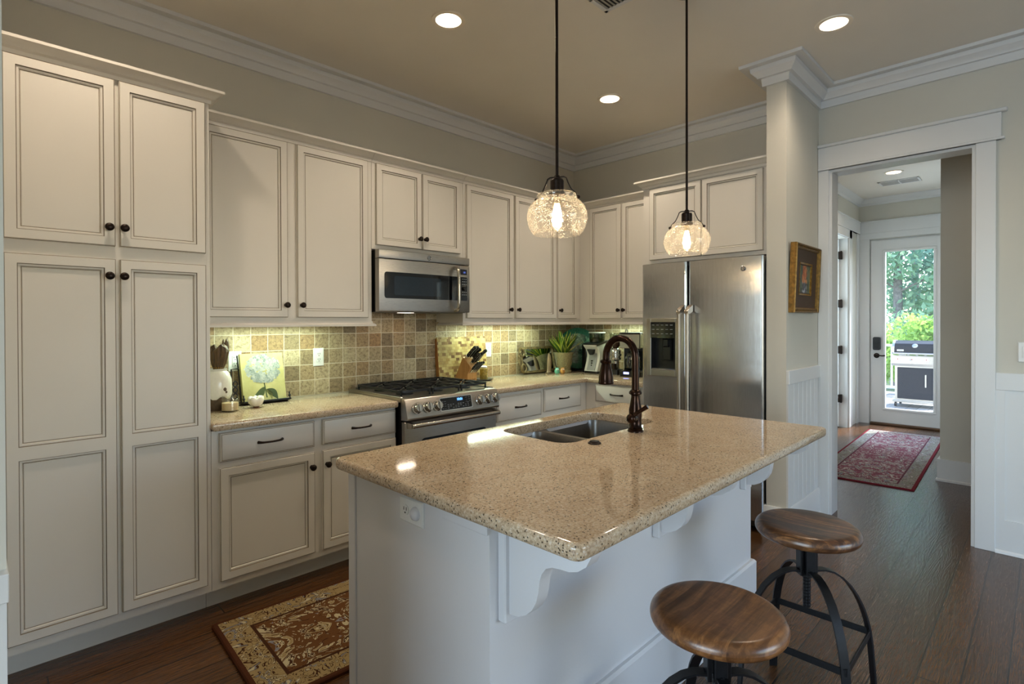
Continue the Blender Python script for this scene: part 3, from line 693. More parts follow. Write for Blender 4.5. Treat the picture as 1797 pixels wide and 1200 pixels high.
g.tube([(fx-.052, fy-.014, .985), (fx-.042, fy-.042, 1.008), (fx-.030, fy-.078, 1.034)], .008, 10, scale=[1.1, 1, 1.25])
part(fa, 'lever', g, FAUC, 50)
solo('air_switch_button', G().lathe([(0, 0), (.026, 0), (.026, .004), (.019, .008), (.018, .011), (0, .012)], (-2.635, -2.177, .914), 24), BRZ, 'small round dark bronze button on the island in front of the sink', 'button', (-2.635, -2.177, .914))

# ------------------------------------------------------------------ range
RX0, RX1 = -2.516, -1.757
rg = thing('gas_range', 'stainless slide-in gas range under the microwave', 'range', ((RX0+RX1)/2, -.35, 0))
part(rg, 'body', G().box(RX0+.004, RX1-.004, -.655, -.02, .03, .898), BLKM)
g = G().prism([(-.66, .905), (-.66, .928), (-.03, .928), (-.03, .905)], 'x', RX0-.004, RX1+.004)
g.box(RX0-.004, RX0+.016, -.66, -.03, .928, .936, .003); g.box(RX1-.016, RX1+.004, -.66, -.03, .928, .936, .003)
part(rg, 'cooktop', g, SS)
g = G().sweep([(RX0+.02, -.055, .938), (RX1-.02, -.055, .938)], [(-.03, -.01), (.03, -.01), (.03, .008), (.018, .018), (-.018, .018), (-.03, .008)])
part(rg, 'rear_vent', g, SS)
# control panel (slanted)
cp = [(-.655, .930), (-.690, .925), (-.703, .912), (-.727, .812), (-.722, .800), (-.66, .796)]
g = G().prism(cp, 'x', RX0, RX1)
pn = part(rg, 'control_panel', g, SS)
sl = math.atan2(.727-.703, .912-.812); Rk = M.Rotation(-sl, 4, 'X')
def onp(x, z): return M.Translation((x, -.703-(.912-z)*(.024/.1), z)) @ Rk
T0 = onp(-2.131, .868)
g = G().prism(rrect(-.133, .133, -.043, .043, .008), 'y', -.002, .003, mat=T0); part(pn, 'display_bezel', g, CHRM)
g = G().prism(rrect(-.127, .127, -.038, .038, .006), 'y', -.0032, 0, mat=T0); dsp = part(pn, 'display', g, DARKG)
g = G().text('10:01', .023, .03, -.0034, .021, mat=T0, ext=.0002); part(pn, 'clock_digits', g, BLUE)
g = G()
for i in range(9):
    for j in range(3):
        if (i+j) % 4 != 3: g.box(-.075+i*.0205, -.063+i*.0205, -.0037, -.003, -.008-j*.0105, -.0035-j*.0105, mat=T0)
for i in range(2):
    for j in range(4): g.box(-.118+i*.02, -.106+i*.02, -.0037, -.003, .016-j*.015, .0185-j*.015, mat=T0)
for i in range(2):
    for j in range(3): g.box(.078+i*.024, .093+i*.024, -.0037, -.003, .026-j*.013, .0285-j*.013, mat=T0)
part(pn, 'key_labels', g, plain('grey_print', '#6a6e70', .5))
for x in (-2.444, -2.364, -2.29, -1.935, -1.862, -1.793):
    T = onp(x, .866) @ M.Rotation(PI/2, 4, 'X')
    o = part(rg, 'knob', G().lathe([(.033, 0), (.033, .006), (.029, .008), (.0265, .010), (.025, .034), (.022, .038), (0, .038)], seg=26, mat=T), SSD)
    part(o, 'knob_ring', G().lathe([(.0275, .0085), (.0335, .0062), (.0335, .009), (.0275, .012)], seg=26, mat=T, closed=True), CHRM)
    part(o, 'grip', G().box(-.005, .005, -.024, .024, .036, .047, .002, mat=T), CHRM)
dr = part(rg, 'oven_door', G().box(RX0+.002, RX1-.002, -.700, -.657, .20, .790, .006), SS)
g = G().prism(rrect(-2.40, -1.855, .30, .675, .03), 'y', -.7025, -.699); part(dr, 'window', g, DARKG)
g = G().cyl((-2.497, -.748, .768), (-1.777, -.748, .768), .0135, None, 16)
for x in (-2.490, -1.784): g.sweep([(x, -.699, .768), (x, -.748, .768)], [(-.013, -.019), (.013, -.019), (.013, .019), (-.013, .019)], scale=[1, .78])
part(dr, 'handle', g, SSD)
part(rg, 'drawer', G().box(RX0+.002, RX1-.002, -.695, -.657, .06, .19, .006), SS)
def grate(x0, x1):
    g = G(); z = .962; s_ = [(-.006, -.007), (.006, -.007), (.0045, .007), (-.0045, .007)]
    y0, y1 = -.625, -.095
    lp = [(p[0], p[1], z) for p in rrect(x0, x1, y0, y1, .03, 4)]
    g.sweep(lp, s_, closed=True)
    ym = (y0+y1)/2; xm = (x0+x1)/2
    g.sweep([(x0, ym, z), (x1, ym, z)], s_)
    for cy_ in ((y0+ym)/2, (y1+ym)/2):
        for a in range(8):
            an = PI/4*a+.0; ux, uy = math.cos(an), math.sin(an)
            L = min((x1-x0)/2/max(abs(ux), 1e-3), (ym-y0)/2/max(abs(uy), 1e-3))
            p0 = (xm+ux*L*.98, cy_+uy*L*.98, z); p1 = (xm+ux*L*.62, cy_+uy*L*.62, z+.004); p2 = (xm+ux*.028, cy_+uy*.028, z+.002)
            g.sweep([p0, p1, p2], s_)
    for fx_, fy_ in ((x0+.01, y0+.01), (x1-.01, y0+.01), (x0+.01, y1-.01), (x1-.01, y1-.01)): g.cyl((fx_, fy_, .928), (fx_, fy_, z), .006, None, 8)
    return g
for a, b in ((RX0+.02, RX0+.257), (RX0+.262, RX1-.262), (RX1-.257, RX1-.02)): part(rg, 'grate', grate(a, b), BLKM)
for x in (RX0+.138, -2.1365, RX1-.138):
    for y in (-.4925, -.2275):
        g = G().lathe([(.055, 0), (.055, .006), (.038, .008), (.036, .016), (.031, .018), (.031, .024), (0, .026)], (x, y, .928), 22); part(rg, 'burner', g, BLKM)

# ------------------------------------------------------------------ microwave
mw = thing('microwave', 'stainless over-the-range microwave mounted above the gas range', 'microwave', (-2.137, -.2, 1.455))
MX0, MX1, MZ0, MZ1, MY = -2.515, -1.76, 1.459, 1.858, -.418
part(mw, 'housing', G().box(MX0+.006, MX1-.006, MY+.045, -.013, MZ0-.002, MZ1-.002), BLK)
def front(x0, x1, z0, z1, nx=10, dip=0):
    g = G(); cx_ = (MX0+MX1)/2
    f = lambda x: MY-.012+.030*((x-cx_)/.3775)**2*.55
    xs = [x0+(x1-x0)*i/nx for i in range(nx+1)]
    rs = [[(x, MY+.046, z0), (x, f(x), z0+.002), (x, f(x)-.003, z0+.012), (x, f(x)-.003, z1-.003), (x, f(x), z1), (x, MY+.046, z1)] for x in xs]
    return g.rings(rs)
mf = lambda x: MY-.012+.0165*((x+2.1375)/.3775)**2
part(mw, 'top_grille', front(MX0, MX1, 1.802, MZ1), SS)
md = part(mw, 'door', front(MX0, -1.864, MZ0, 1.799), SS)
mc = part(mw, 'control_panel', front(-1.861, MX1, MZ0, 1.799, 4), SS)
def curved(x0, x1, z0, z1, r, th, nx=16):
    # rounded panel that follows the bowed front
    g = G(); p = rrect(x0, x1, z0, z1, r, 5); n = []
    bm = [(a, mf(a)-th, b) for a, b in p]; xs = [x0+(x1-x0)*i/nx for i in range(nx+1)]
    def edge(x):
        if x < x0+r: d = math.sqrt(max(0, r*r-(x0+r-x)**2))
        elif x > x1-r: d = math.sqrt(max(0, r*r-(x-x1+r)**2))
        else: d = r
        return z0+r-d, z1-r+d
    xs = [x0+r*i/5 for i in range(5)]+[x0+r+(x1-x0-2*r)*i/nx for i in range(nx+1)]+[x1-r+r*i/5 for i in range(1, 6)]
    rs = []
    for x in xs:
        a, b = edge(x); b = max(b, a+1e-4); y = mf(x); rs.append([(x, y+.004, a), (x, y-th, a), (x, y-th, b), (x, y+.004, b)])
    return g.rings(rs)
wi = part(md, 'window', curved(-2.478, -1.864, 1.546, 1.716, .016, .0050), DARKG)
part(wi, 'window_screen', curved(-2.41, -2.035, 1.567, 1.692, .012, .0056), plain('screen_glass', '#1b2733', .05, var=.1, bs=0))
part(mc, 'key_panel', curved(-1.861, -1.783, 1.546, 1.716, .012, .0050, 6), DARKG)
part(mc, 'display', curved(-1.852, -1.788, 1.733, 1.772, .003, .0046, 4), plain('display_glass', '#141a2c', .1, bs=0))
part(mc, 'clock_digits', G().text('1:00', .018, -1.818, mf(-1.82)-.0050, 1.75, ext=.0002), emit('dim_blue', (.2, .3, 1, 1), .7))
g = G()
for i in range(4):
    for j in range(7):
        if j in (3, 4): continue
        g.box(-1.852+i*.016, -1.842+i*.016, mf(-1.83)-.0058, mf(-1.83)-.004, 1.700-j*.019, 1.704-j*.019)
part(mc, 'key_labels', g, plain('pale_print', '#9aa3a8', .5))
part(mc, 'dial', G().lathe([(.017, 0), (.017, .010), (.014, .016), (0, .016)], seg=20, mat=M.Translation((-1.815, mf(-1.815)-.004, 1.634)) @ M.Rotation(PI/2, 4, 'X')), BLK)
hx_ = -1.908
g = G().tube([(hx_, MY-.010, 1.775), (hx_, MY-.035, 1.772), (hx_, MY-.052, 1.755), (hx_, MY-.056, 1.72), (hx_, MY-.057, 1.62), (hx_, MY-.056, 1.53), (hx_, MY-.052, 1.495), (hx_, MY-.035, 1.478), (hx_, MY-.010, 1.475)], .0125, 12, up=(1, 0, 0))
part(md, 'handle', g, SSD, 60)
def badge(par, x, y, z, r, mat):
    o = part(par, 'logo_badge', G().lathe([(r, 0), (r, .002), (r*.86, .0035), (r*.8, .0022), (0, .0022)], seg=28, mat=mat), CHRM)
    g = G().lathe([(r*.80, .0024), (r*.80, .0030), (r*.70, .0030), (r*.70, .0024)], seg=28, mat=mat, closed=True)
    g.text('GE', r*1.0, 0, 0, .0026, 'z', mat=mat, ext=.0004)
    part(o, 'logo_letters', g, BLK)
badge(mw, 0, 0, 0, .017, M.Translation((-2.136, mf(-2.136)-.003, 1.829)) @ M.Rotation(PI/2, 4, 'X'))
part(mw, 'bottom_lamp', G().box(-2.24, -2.14, -.26, -.20, MZ0-.0035, MZ0), emit('task_lamp', (1, .9, .75, 1), 3))

# ------------------------------------------------------------------ fridge (frame B: x = -world y, y = world x)
fg = thing('refrigerator', 'stainless side-by-side refrigerator with a dispenser in its left door', 'refrigerator', (1.68, -.37, 0), None, 'B')
FX0, FX1, FZ0, FZ1, FY = 1.229, 2.118, .075, 1.822, -.728
part(fg, 'cabinet', G().box(FX0+.008, FX1+.002, -.655, -.03, .02, 1.80), plain('dark_grey_case', '#2a2a2b', .4))
part(fg, 'kick_grille', G().box(FX0+.01, FX1, -.66, -.63, .02, .072), BLK)
def fdoor(x0, x1, cav=None, bow=.020):
    g = G(); r = .018; cx_ = (x0+x1)/2; hw = (x1-x0)/2
    f = lambda x: FY+bow*((x-cx_)/hw)**2
    xs = sorted(set([x0+r+(x1-x0-2*r)*i/14 for i in range(15)]+([cav[0], cav[1]] if cav else [])))
    zs = [FZ0, FZ1] if not cav else [FZ0, cav[2], cav[3], FZ1]
    back = -.66
    for i in range(len(xs)-1):
        for j in range(len(zs)-1):
            if cav and j == 1 and xs[i] >= cav[0]-1e-6 and xs[i+1] <= cav[1]+1e-6: continue
            a, b = xs[i], xs[i+1]; g.add([(a, f(a), zs[j]), (b, f(b), zs[j]), (b, f(b), zs[j+1]), (a, f(a), zs[j+1])], [(0, 1, 2, 3)])
    for sgn, xe in ((-1, x0), (1, x1)):
        xi = xe-sgn*r; ye = f(xi)
        pts = [(xi+sgn*r*math.sin(PI/2*i/5), ye+r-r*math.cos(PI/2*i/5)) for i in range(6)]+[(xe, back)]
        for i in range(len(pts)-1):
            (a, c), (b, d) = pts[i], pts[i+1]; g.add([(a, c, FZ0), (b, d, FZ0), (b, d, FZ1), (a, c, FZ1)], [(0, 1, 2, 3)])
    outl = [(x0, back)]+[(x0+r-r*math.sin(PI/2*i/5), f(x0+r)+r-r*math.cos(PI/2*i/5)) for i in range(5, -1, -1)]+[(x, f(x)) for x in xs[1:-1]]+[(x1-r+r*math.sin(PI/2*i/5), f(x1-r)+r-r*math.cos(PI/2*i/5)) for i in range(6)]+[(x1, back)]
    for z in (FZ0, FZ1): g.add([(p[0], p[1], z) for p in outl], [list(range(len(outl)))])
    if cav:
        a, b, c, d = cav; yb = FY+.062
        for q in ([(a, FY, c), (a, yb, c), (a, yb, d), (a, FY, d)], [(b, FY, c), (b, FY, d), (b, yb, d), (b, yb, c)], [(a, FY, c), (b, FY, c), (b, yb, c), (a, yb, c)], [(a, FY, d), (a, yb, d), (b, yb, d), (b, FY, d)], [(a, yb, c), (b, yb, c), (b, yb, d), (a, yb, d)]):
            g.add(q, [(0, 1, 2, 3)], 1)
    return g
dl = part(fg, 'door', fdoor(FX0, 1.591, (1.311, 1.506, 1.035, 1.268), .003), [SSF, BLK])
drr = part(fg, 'door', fdoor(1.600, FX1), [SSF, BLK])
g = G()
for a, b, c, d in ((1.275, 1.309, .985, 1.415), (1.508, 1.540, .985, 1.415), (1.309, 1.508, .985, 1.033), (1.309, 1.508, 1.384, 1.415)): g.box(a, b, FY-.006, FY+.004, c, d, .003)
part(dl, 'dispenser_bezel', g, SS)
ds = part(dl, 'dispenser_panel', G().box(1.309, 1.508, FY-.007, FY+.004, 1.268, 1.384, .002), DARKG)
g = G()
for i in range(5):
    for j in range(3): g.box(1.322+i*.037, 1.342+i*.037, FY-.0078, FY-.0065, 1.362-j*.032, 1.367-j*.032)
part(ds, 'key_labels', g, plain('pale_icons', '#8d9294', .5))
g = G().box(1.385, 1.455, FY+.03, FY+.055, 1.10, 1.262, .006); g.box(1.395, 1.445, FY+.01, FY+.05, 1.20, 1.262, .008); part(dl, 'dispenser_paddle', g, BLK)
part(dl, 'drip_tray', G().box(1.315, 1.502, FY+.004, FY+.06, 1.036, 1.042), CHRM)
for par, x in ((dl, 1.567), (drr, 1.628)):
    g = G().cyl((x, FY-.058, .52), (x, FY-.058, 1.475), .0135, None, 14)
    for z, s_ in ((1.475, 1), (.52, -1)):
        g.prism([(FY+.003, z+.035*s_), (FY-.045, z+.012*s_), (FY-.0715, z-.012*s_), (FY-.0715, z-.03*s_), (FY-.043, z-.03*s_), (FY+.003, z-.012*s_)], 'x', x-.0145, x+.0145)
    part(par, 'handle', g, HND)
badge(drr, 0, 0, 0, .016, M.Translation((1.995, FY-.0005, 1.742)) @ M.Rotation(PI/2, 4, 'X'))

# ------------------------------------------------------------------ lights of the room
BULB = emit('filament_bulb', (1, .72, .38, 1), 26)
FIL = emit('filament', (1, .74, .42, 1), 60)
GLS = clear_glass('seeded_glass', (.97, .96, .94, 1), .12, seeds=True)
def pendant(px, py, zb, label):
    # zb: lower rim of the glass
    t = thing('pendant_light', label, 'pendant light', (px, py, zb), 'pendant lights over the island')
    P = lambda n, g, m, a=50: part(t, n, g, m, a)
    P('rod', G().cyl((px, py, zb+.205), (px, py, ZC-.02), .0058, None, 10), BRZ)
    P('canopy', G().lathe([(0, -.022), (.03, -.022), (.06, -.008), (.062, 0), (0, 0)], (px, py, ZC), 24), BRZ)
    P('socket', G().lathe([(0, .222), (.010, .222), (.012, .212), (.022, .208), (.026, .202), (.026, .158), (.031, .156), (.031, .149), (0, .149)], (px, py, zb), 24), BRZ, 30)
    br = G()
    for a in (-PI/4-.35, PI*3/4-.35):
        ca, sa = math.cos(a), math.sin(a)
        br.sweep([(px+ca*r, py+sa*r, zb+z) for r, z in ((.0, .216), (.026, .216), (.036, .211), (.044, .190), (.055, .168), (.074, .150), (.079, .136))], [(-.0045, -.0018), (.0045, -.0018), (.0045, .0018), (-.0045, .0018)])
        br.ball((px+ca*.082, py+sa*.082, zb+.136), .007)
    P('bracket', br, BRZ)
    pr = [(.088, .000), (.0985, .012), (.110, .036), (.1145, .058), (.1135, .080), (.107, .100), (.094, .118), (.080, .129), (.0725, .135), (.0760, .142), (.0745, .150), (.066, .154)]
    P('glass_shade', G().lathe(pr+[(r-.0035, z) for r, z in pr[::-1]], (px, py, zb), 40, closed=True), GLS)
    b = P('bulb', G().lathe([(0, .012), (.006, .015), (.015, .028), (.019, .050), (.020, .076), (.018, .105), (.013, .128), (.013, .149), (0, .149)], (px, py, zb), 20), clear_glass('bulb_glass', (1, .93, .8, 1), .1))
    f = G()
    for i in range(8):
        a = PI*2*i/8; f.tube([(px+.006*math.cos(a), py+.006*math.sin(a), zb+.116), (px+.0145*math.cos(a), py+.0145*math.sin(a), zb+.080), (px+.013*math.cos(a), py+.013*math.sin(a), zb+.032)], .0034, 6, up=(1, 0, 0))
    part(b, 'filament', f, FIL)
    l = light('pendant_glow', 'POINT', (px, py, zb+.07), 5.5, (1, .82, .58), shadow_soft_size=.022)
pendant(-2.79, -2.12, 1.718, 'clear seeded glass pendant on a black rod, the nearer one over the island')
pendant(-1.80, -2.14, 1.730, 'clear seeded glass pendant on a black rod, the farther one in front of the fridge')
LAMP = emit('can_lamp', (1, .86, .66, 1), 14); CONE = paint('can_reflector', '#efe6d6', .4, .01)
for (x, y), lab, en in zip(CANS, ('recessed ceiling light above the range, left of the pendant rods', 'recessed ceiling light near the stub wall, rightmost on the kitchen ceiling', 'recessed ceiling light between the two pendant rods, above the corner', 'recessed ceiling light in the hall by the exit door'), (40, 34, 40, 34)):
    t = thing('recessed_light', lab, 'ceiling light', (x, y, ZC), 'recessed ceiling lights')
    part(t, 'trim_ring', G().lathe([(.068, 0), (.094, 0), (.092, -.006), (.070, -.004)], (x, y, ZC-.0005), 32, closed=True), CONE)
    part(t, 'reflector', G().lathe([(.071, -.003), (.052, .07), (.054, .07), (.074, -.002)], (x, y, ZC), 32, closed=True), CONE)
    part(t, 'lamp', G().lathe([(0, .055), (.03, .057), (.052, .066), (.052, .074), (0, .074)], (x, y, ZC), 28), LAMP)
    light('ceiling_beam', 'SPOT', (x, y, ZC+.045), en, WARM, spot_size=math.radians(150), spot_blend=.9, shadow_soft_size=.05)
# unseen kitchen and living-room cans as beams; last beam added to brighten the hall
for x, y, en in ((-3.99, -1.10, 31), (-3.6, -4.9, 7), (-1.0, -5.0, 7), (.9, -3.5, 14)): light('ceiling_beam', 'SPOT', (x, y, ZC-.02), en, WARM, spot_size=math.radians(150), spot_blend=.9, shadow_soft_size=.05)
# under-cabinet strips
UC = emit('undercab_tube', (.84, 1, .82, 1), 8)
def undercab(x0, x1, y, fr, label, en):
    t = thing('under_cabinet_light', label, 'light', ((x0+x1)/2, y, 1.388), 'under-cabinet strip lights', fr)
    part(t, 'housing', G().box(x0-.01, x1+.01, y-.03, y+.03, 1.376, 1.39, .003), WHT)
    part(t, 'tube', G().box(x0, x1, y-.018, y+.018, 1.370, 1.3755, .002), UC)
    c = FR[fr] @ V(((x0+x1)/2, y, 1.367))
    light('strip_glow', 'AREA', c, en, (.76, 1, .74), (0, 0, 0 if fr == 'A' else -PI/2), shape='RECTANGLE', size=x1-x0, size_y=.03)
undercab(-3.34, -2.74, -.17, 'A', 'white strip light under the wall cabinet left of the microwave', 2.9)
undercab(-1.56, -.70, -.17, 'A', 'white strip light under the wall cabinet right of the microwave', 4.6)
undercab(.52, 1.12, -.17, 'B', 'white strip light under the wall cabinet beside the fridge', 3.0)
light('micro_glow', 'AREA', (-2.19, -.23, MZ0-.01), .35, (1, .82, .62), shape='RECTANGLE', size=.14, size_y=.06)
# ceiling vents
def vent(cx_, cy_, w, d, rot, label):
    t = thing('ceiling_vent', label, 'vent', (cx_, cy_, ZC), None, 'A', rot)
    g = G()
    for a, b, c, e in ((-w/2, w/2, -d/2, -d/2+.022), (-w/2, w/2, d/2-.022, d/2), (-w/2, -w/2+.022, -d/2, d/2), (w/2-.022, w/2, -d/2, d/2), (-.008, .008, -d/2, d/2)): g.box(cx_+a, cx_+b, cy_+c, cy_+e, ZC-.008, ZC-.0005, .002)
    part(t, 'frame', g, TRIM)
    part(t, 'backing', G().box(cx_-w/2+.01, cx_+w/2-.01, cy_-d/2+.01, cy_+d/2-.01, ZC-.0022, ZC-.0006), plain('vent_dark', '#3a3836', .8))
    g = G(); n = int((d-.05)/.018)
    for i in range(n):
        y = cy_-d/2+.03+i*(d-.06)/max(1, n-1); g.add([(cx_-w/2+.02, y-.007, ZC-.0065), (cx_+w/2-.02, y-.007, ZC-.0065), (cx_+w/2-.02, y+.007, ZC-.0028), (cx_-w/2+.02, y+.007, ZC-.0028), (cx_-w/2+.02, y-.007, ZC-.0075), (cx_+w/2-.02, y-.007, ZC-.0075), (cx_+w/2-.02, y+.007, ZC-.0038), (cx_-w/2+.02, y+.007, ZC-.0038)], [(0, 1, 2, 3), (4, 7, 6, 5), (0, 4, 5, 1), (2, 6, 7, 3), (0, 3, 7, 4), (1, 5, 6, 2)])
    part(t, 'louvres', g, plain('louvre_grey', '#a3a19b', .5))
vent(-2.09, -1.845, .30, .19, 0, 'white louvred vent at the top edge of the kitchen ceiling')
vent(3.44, -2.18, .40, .24, PI/2, 'white louvred vent on the hall ceiling by the exit door')
# ------------------------------------------------------------------ bar stools
def stool(x, y, h, rot, label, wood_):
    t = thing('bar_stool', label, 'stool', (x, y, 0), 'round wooden bar stools at the island', 'A', rot)
    R = .17; th = .048; n = 7
    pr = [(0, h-th), (R-.03, h-th)]+[(R-.024+.024*math.cos(-PI/2+PI*i/(2*n)), h-th+.022+.022*math.sin(-PI/2+PI*i/(2*n))) for i in range(n+1)]+[(R-.026+.026*math.cos(PI/2*i/n), h-.026+.026*math.sin(PI/2*i/n)) for i in range(n+1)]+[(R-.06, h-.001), (R-.1, h-.003), (0, h-.004)]
    part(t, 'seat', G().lathe(pr, (x, y, 0), 64), wood_, 60)
    g = G().lathe([(0, h-th-.006), (.075, h-th-.006), (.075, h-th), (0, h-th)], (x, y, 0), 24)
    zt, zb = h-th-.004, h-.185
    for a in range(4):
        T = M.Translation((x, y, 0)) @ M.Rotation(PI/4+a*PI/2, 4, 'Z')
        g.box(.019, .031, -.017, .017, zb, zt, .002, mat=T)
        g.cyl(T @ V((.030, 0, zb+.016)), T @ V((.036, 0, zb+.016)), .008, None, 10)
    part(t, 'hub', g, BLKM)
    g = G().cyl((x, y, h-.30), (x, y, zt), .0125, None, 14)
    pts = [(x+.013*math.cos(i*.9), y+.013*math.sin(i*.9), h-.298+i*.0016) for i in range(85)]
    g.tube(pts, .0016, 5)
    part(t, 'screw', g, BLKM)
    z0 = zb+.016
    S = [(.030, z0+.002), (.06, z0+.003), (.09, z0-.005), (.12, z0-.023), (.15, z0-.052), (.175, z0-.088), (.195, z0-.128), (.210, z0-.170), (.221, z0-.215), (.229, z0-.27), (.240, .10), (.246, 0)]
    for a in range(4):
        an = PI/4+a*PI/2; c, s_ = math.cos(an), math.sin(an)
        part(t, 'leg', G().sweep([(x+r*c, y+r*s_, z) for r, z in S], [(-.0145, -.003), (.0145, -.003), (.0145, .003), (-.0145, .003)]), BLKM, 30)
    zr = .275; q = .228*math.cos(PI/4)
    for a in range(4):
        T = M.Translation((x, y, 0)) @ M.Rotation(a*PI/2, 4, 'Z')
        part(t, 'footrest_bar', G().box(q-.003, q+.003, -q, q, zr-.012, zr+.012, .001, mat=T), BLKM)
    return t
stool(-2.99, -2.826, .645, 0, 'round wood-seat iron stool nearest the camera, under the near corner of the island', SEAT)
stool(-2.247, -2.824, .669, PI/2, 'round dark wood-seat iron stool farther along the island, toward the hall', SEAT2)

# ------------------------------------------------------------------ rugs
def rug_obj(name, cx_, cy_, hx, hy, rot, mat, label, th=.012):
    g = G(); p = rrect(cx_-hx, cx_+hx, cy_-hy, cy_+hy, .012, 3)
    g.rings([[(a, b, .0005) for a, b in p], [(a, b, th*.7) for a, b in p], [(a, b, th) for a, b in offset(p, .005)]])
    solo(name, g, mat, label, 'rug', (cx_, cy_, 0), rotz=rot)
rug_obj('floor_rug', -3.006, -1.123, .60, .36, -.05, rug('brown_rug', .60, .36, .135, '#6a4629', '#a18b61', '#45291a', '#4f2d1c', '#c4b793', '#85858a', 7.2), 'brown and tan patterned rug between the base cabinets and the island', .016)
rug_obj('runner_rug', 2.42, -2.235, 1.37, .385, .033, rug('red_rug', 1.37, .385, .13, '#8e5866', '#9a9c92', '#6f4450', '#7a2733', '#cfc6c2', '#8d93a0', 7), 'red and grey patterned runner rug in front of the exit door', .010)

# ------------------------------------------------------------------ picture on the stub wall
cxp, czp = -.388, 1.672
t = thing('framed_painting', 'gold framed little painting hanging on the side of the stub wall by the doorway', 'picture', (cxp, YS1-.003, czp))
TP = M.Translation((cxp, YS1-.012, czp)) @ M.Rotation(math.radians(2.2), 4, 'X')
def frm(w, h, prof):
    # prof: (inset from outer edge, out)
    rs = [[tuple(TP @ V(p)) for p in ((-w/2+i, -o, -h/2+i), (w/2-i, -o, -h/2+i), (w/2-i, -o, h/2-i), (-w/2+i, -o, h/2-i))] for i, o in prof]
    g = G().rings(rs, False, False); return g
part(t, 'frame', frm(.515, .45, [(0, -.006), (0, .030), (.006, .036), (.012, .034), (.015, .026), (.024, .030), (.030, .026), (.034, .018), (.034, 0)]), plain('dull_gold', '#8f6c32', .4, .6, 50, .45, .2), 20)
part(t, 'liner', frm(.447, .382, [(0, 0), (0, .016), (.10, .014), (.10, .005)]), plain('brown_liner', '#4b392c', .6))
part(t, 'inner_lip', frm(.250, .185+.03, [(0, .010), (0, .018), (.012, .013), (.012, .006)]), GOLD)
def painting():
    k = N('oil_painting'); v = k.co(); n = k.n('TexNoise', i_Vector=v, i_Scale=17, i_Detail=2, i_Distortion=1.5).outputs['Color']
    sp = k.n('SeparateXYZ', i_0=v); s3 = k.n('SeparateColor', i_Color=n)
    bgc = k.ramp(s3.outputs[0], [(.3, lin('#2c2a22')), (.5, lin('#5d6a58')), (.7, lin('#7a735a'))])
    rr = k.math('ADD', k.math('MULTIPLY', sp.outputs[0], 14), k.math('MULTIPLY', s3.outputs[1], 1.6)); rr = k.math('ABSOLUTE', k.math('SUBTRACT', rr, .8))
    fig = k.math('LESS_THAN', rr, .62); up_ = k.math('GREATER_THAN', k.math('ADD', sp.outputs[2], k.math('MULTIPLY', s3.outputs[2], .08)), .02)
    fc = k.mix(up_, k.ramp(s3.outputs[2], [(.4, lin('#b9bcc2')), (.55, lin('#4a4e58'))]), k.ramp(s3.outputs[0], [(.4, lin('#a2452c')), (.55, lin('#c98a5a'))]))
    return k.set(k.mix(fig, bgc, fc), .45)
part(t, 'canvas', G().add([tuple(TP @ V(p)) for p in ((-.115, -.008, -.095), (.115, -.008, -.095), (.115, -.008, .095), (-.115, -.008, .095), (-.115, 0, -.095), (.115, 0, -.095), (.115, 0, .095), (-.115, 0, .095))], [(0, 1, 2, 3), (4, 7, 6, 5), (0, 4, 5, 1), (1, 5, 6, 2), (2, 6, 7, 3), (3, 7, 4, 0)]), painting())

# ------------------------------------------------------------------ things on the left worktop
ZT = .9145
jx, jy = -3.402, -.20
t = thing('utensil_jug', 'white glazed jug over a brown base at the left end of the worktop', 'jug', (jx, jy, ZT))
JB = plain('brown_stoneware', '#5d4a36', .55, var=.3); JW = plain('white_glaze', '#e4e0d4', .14, var=.04)
part(t, 'base', G().lathe([(0, 0), (.062, 0), (.066, .01), (.070, .05), (.074, .095), (0, .095)], (jx, jy, ZT), 24), JB)
g = G(); sg = 24; rs = []
for r, z in ((.0745, 0), (.079, .01), (.078, .05), (.0765, .09), (.064, .125), (.052, .138), (.054, .150), (.050, .150), (.047, .135)):
    rs.append([(jx+r*math.cos(2*PI*i/sg), jy+r*math.sin(2*PI*i/sg), ZT+.075+z-(.014*(i % 4 in (0, 1)) if z < .005 else 0)) for i in range(sg)])
part(t, 'glazed_top', g.rings(rs, False, True), JW, 25)
part(t, 'crest', G().ball((jx+.02, jy-.074, ZT+.115), .011, sc=(1, .3, 1)).ball((jx+.028, jy-.073, ZT+.100), .007, sc=(1, .3, 1)), JB)
BR = wood('dark_carved_wood', '#2a1d12', '#6b4d2a', 2, .6, 9)
def brush(cx_, cy_, z0, r, h, lean, label):
    t = thing('wooden_whisk', label, 'utensil', (cx_, cy_, z0)); g = G(); sg = 28; rs = []
    for k_, (f, z) in enumerate(((.55, 0), (.75, .2), (.95, .5), (1.05, .75), (.95, .92), (.6, 1))):
        rs.append([(cx_+lean*h*z+r*f*(1+.10*(i % 2))*math.cos(2*PI*i/sg), cy_+r*f*(1+.10*(i % 2))*math.sin(2*PI*i/sg), z0+h*z+(.012*math.sin(3*2*PI*i/sg) if z > .9 else 0)) for i in range(sg)])
    part(t, 'bristles', g.rings(rs), BR, 15); part(t, 'binding', G().lathe([(r*.62, 0), (r*.66, .006), (r*.62, .012)], (cx_, cy_, z0+.004), 20, closed=True), GOLD)
brush(jx+.008, jy-.012, ZT+.222, .042, .125, .06, 'thick dark brown fluted wooden whisk standing in the white jug')
brush(jx+.052, jy+.03, ZT+.245, .017, .130, .06, 'slim dark brown wooden whisk poking up highest from the white jug')
cx_, cy_ = -3.366, -.310
t = thing('candle_jar', 'round glass jar candle with cream wax at the front of the left worktop', 'candle', (cx_, cy_, ZT))
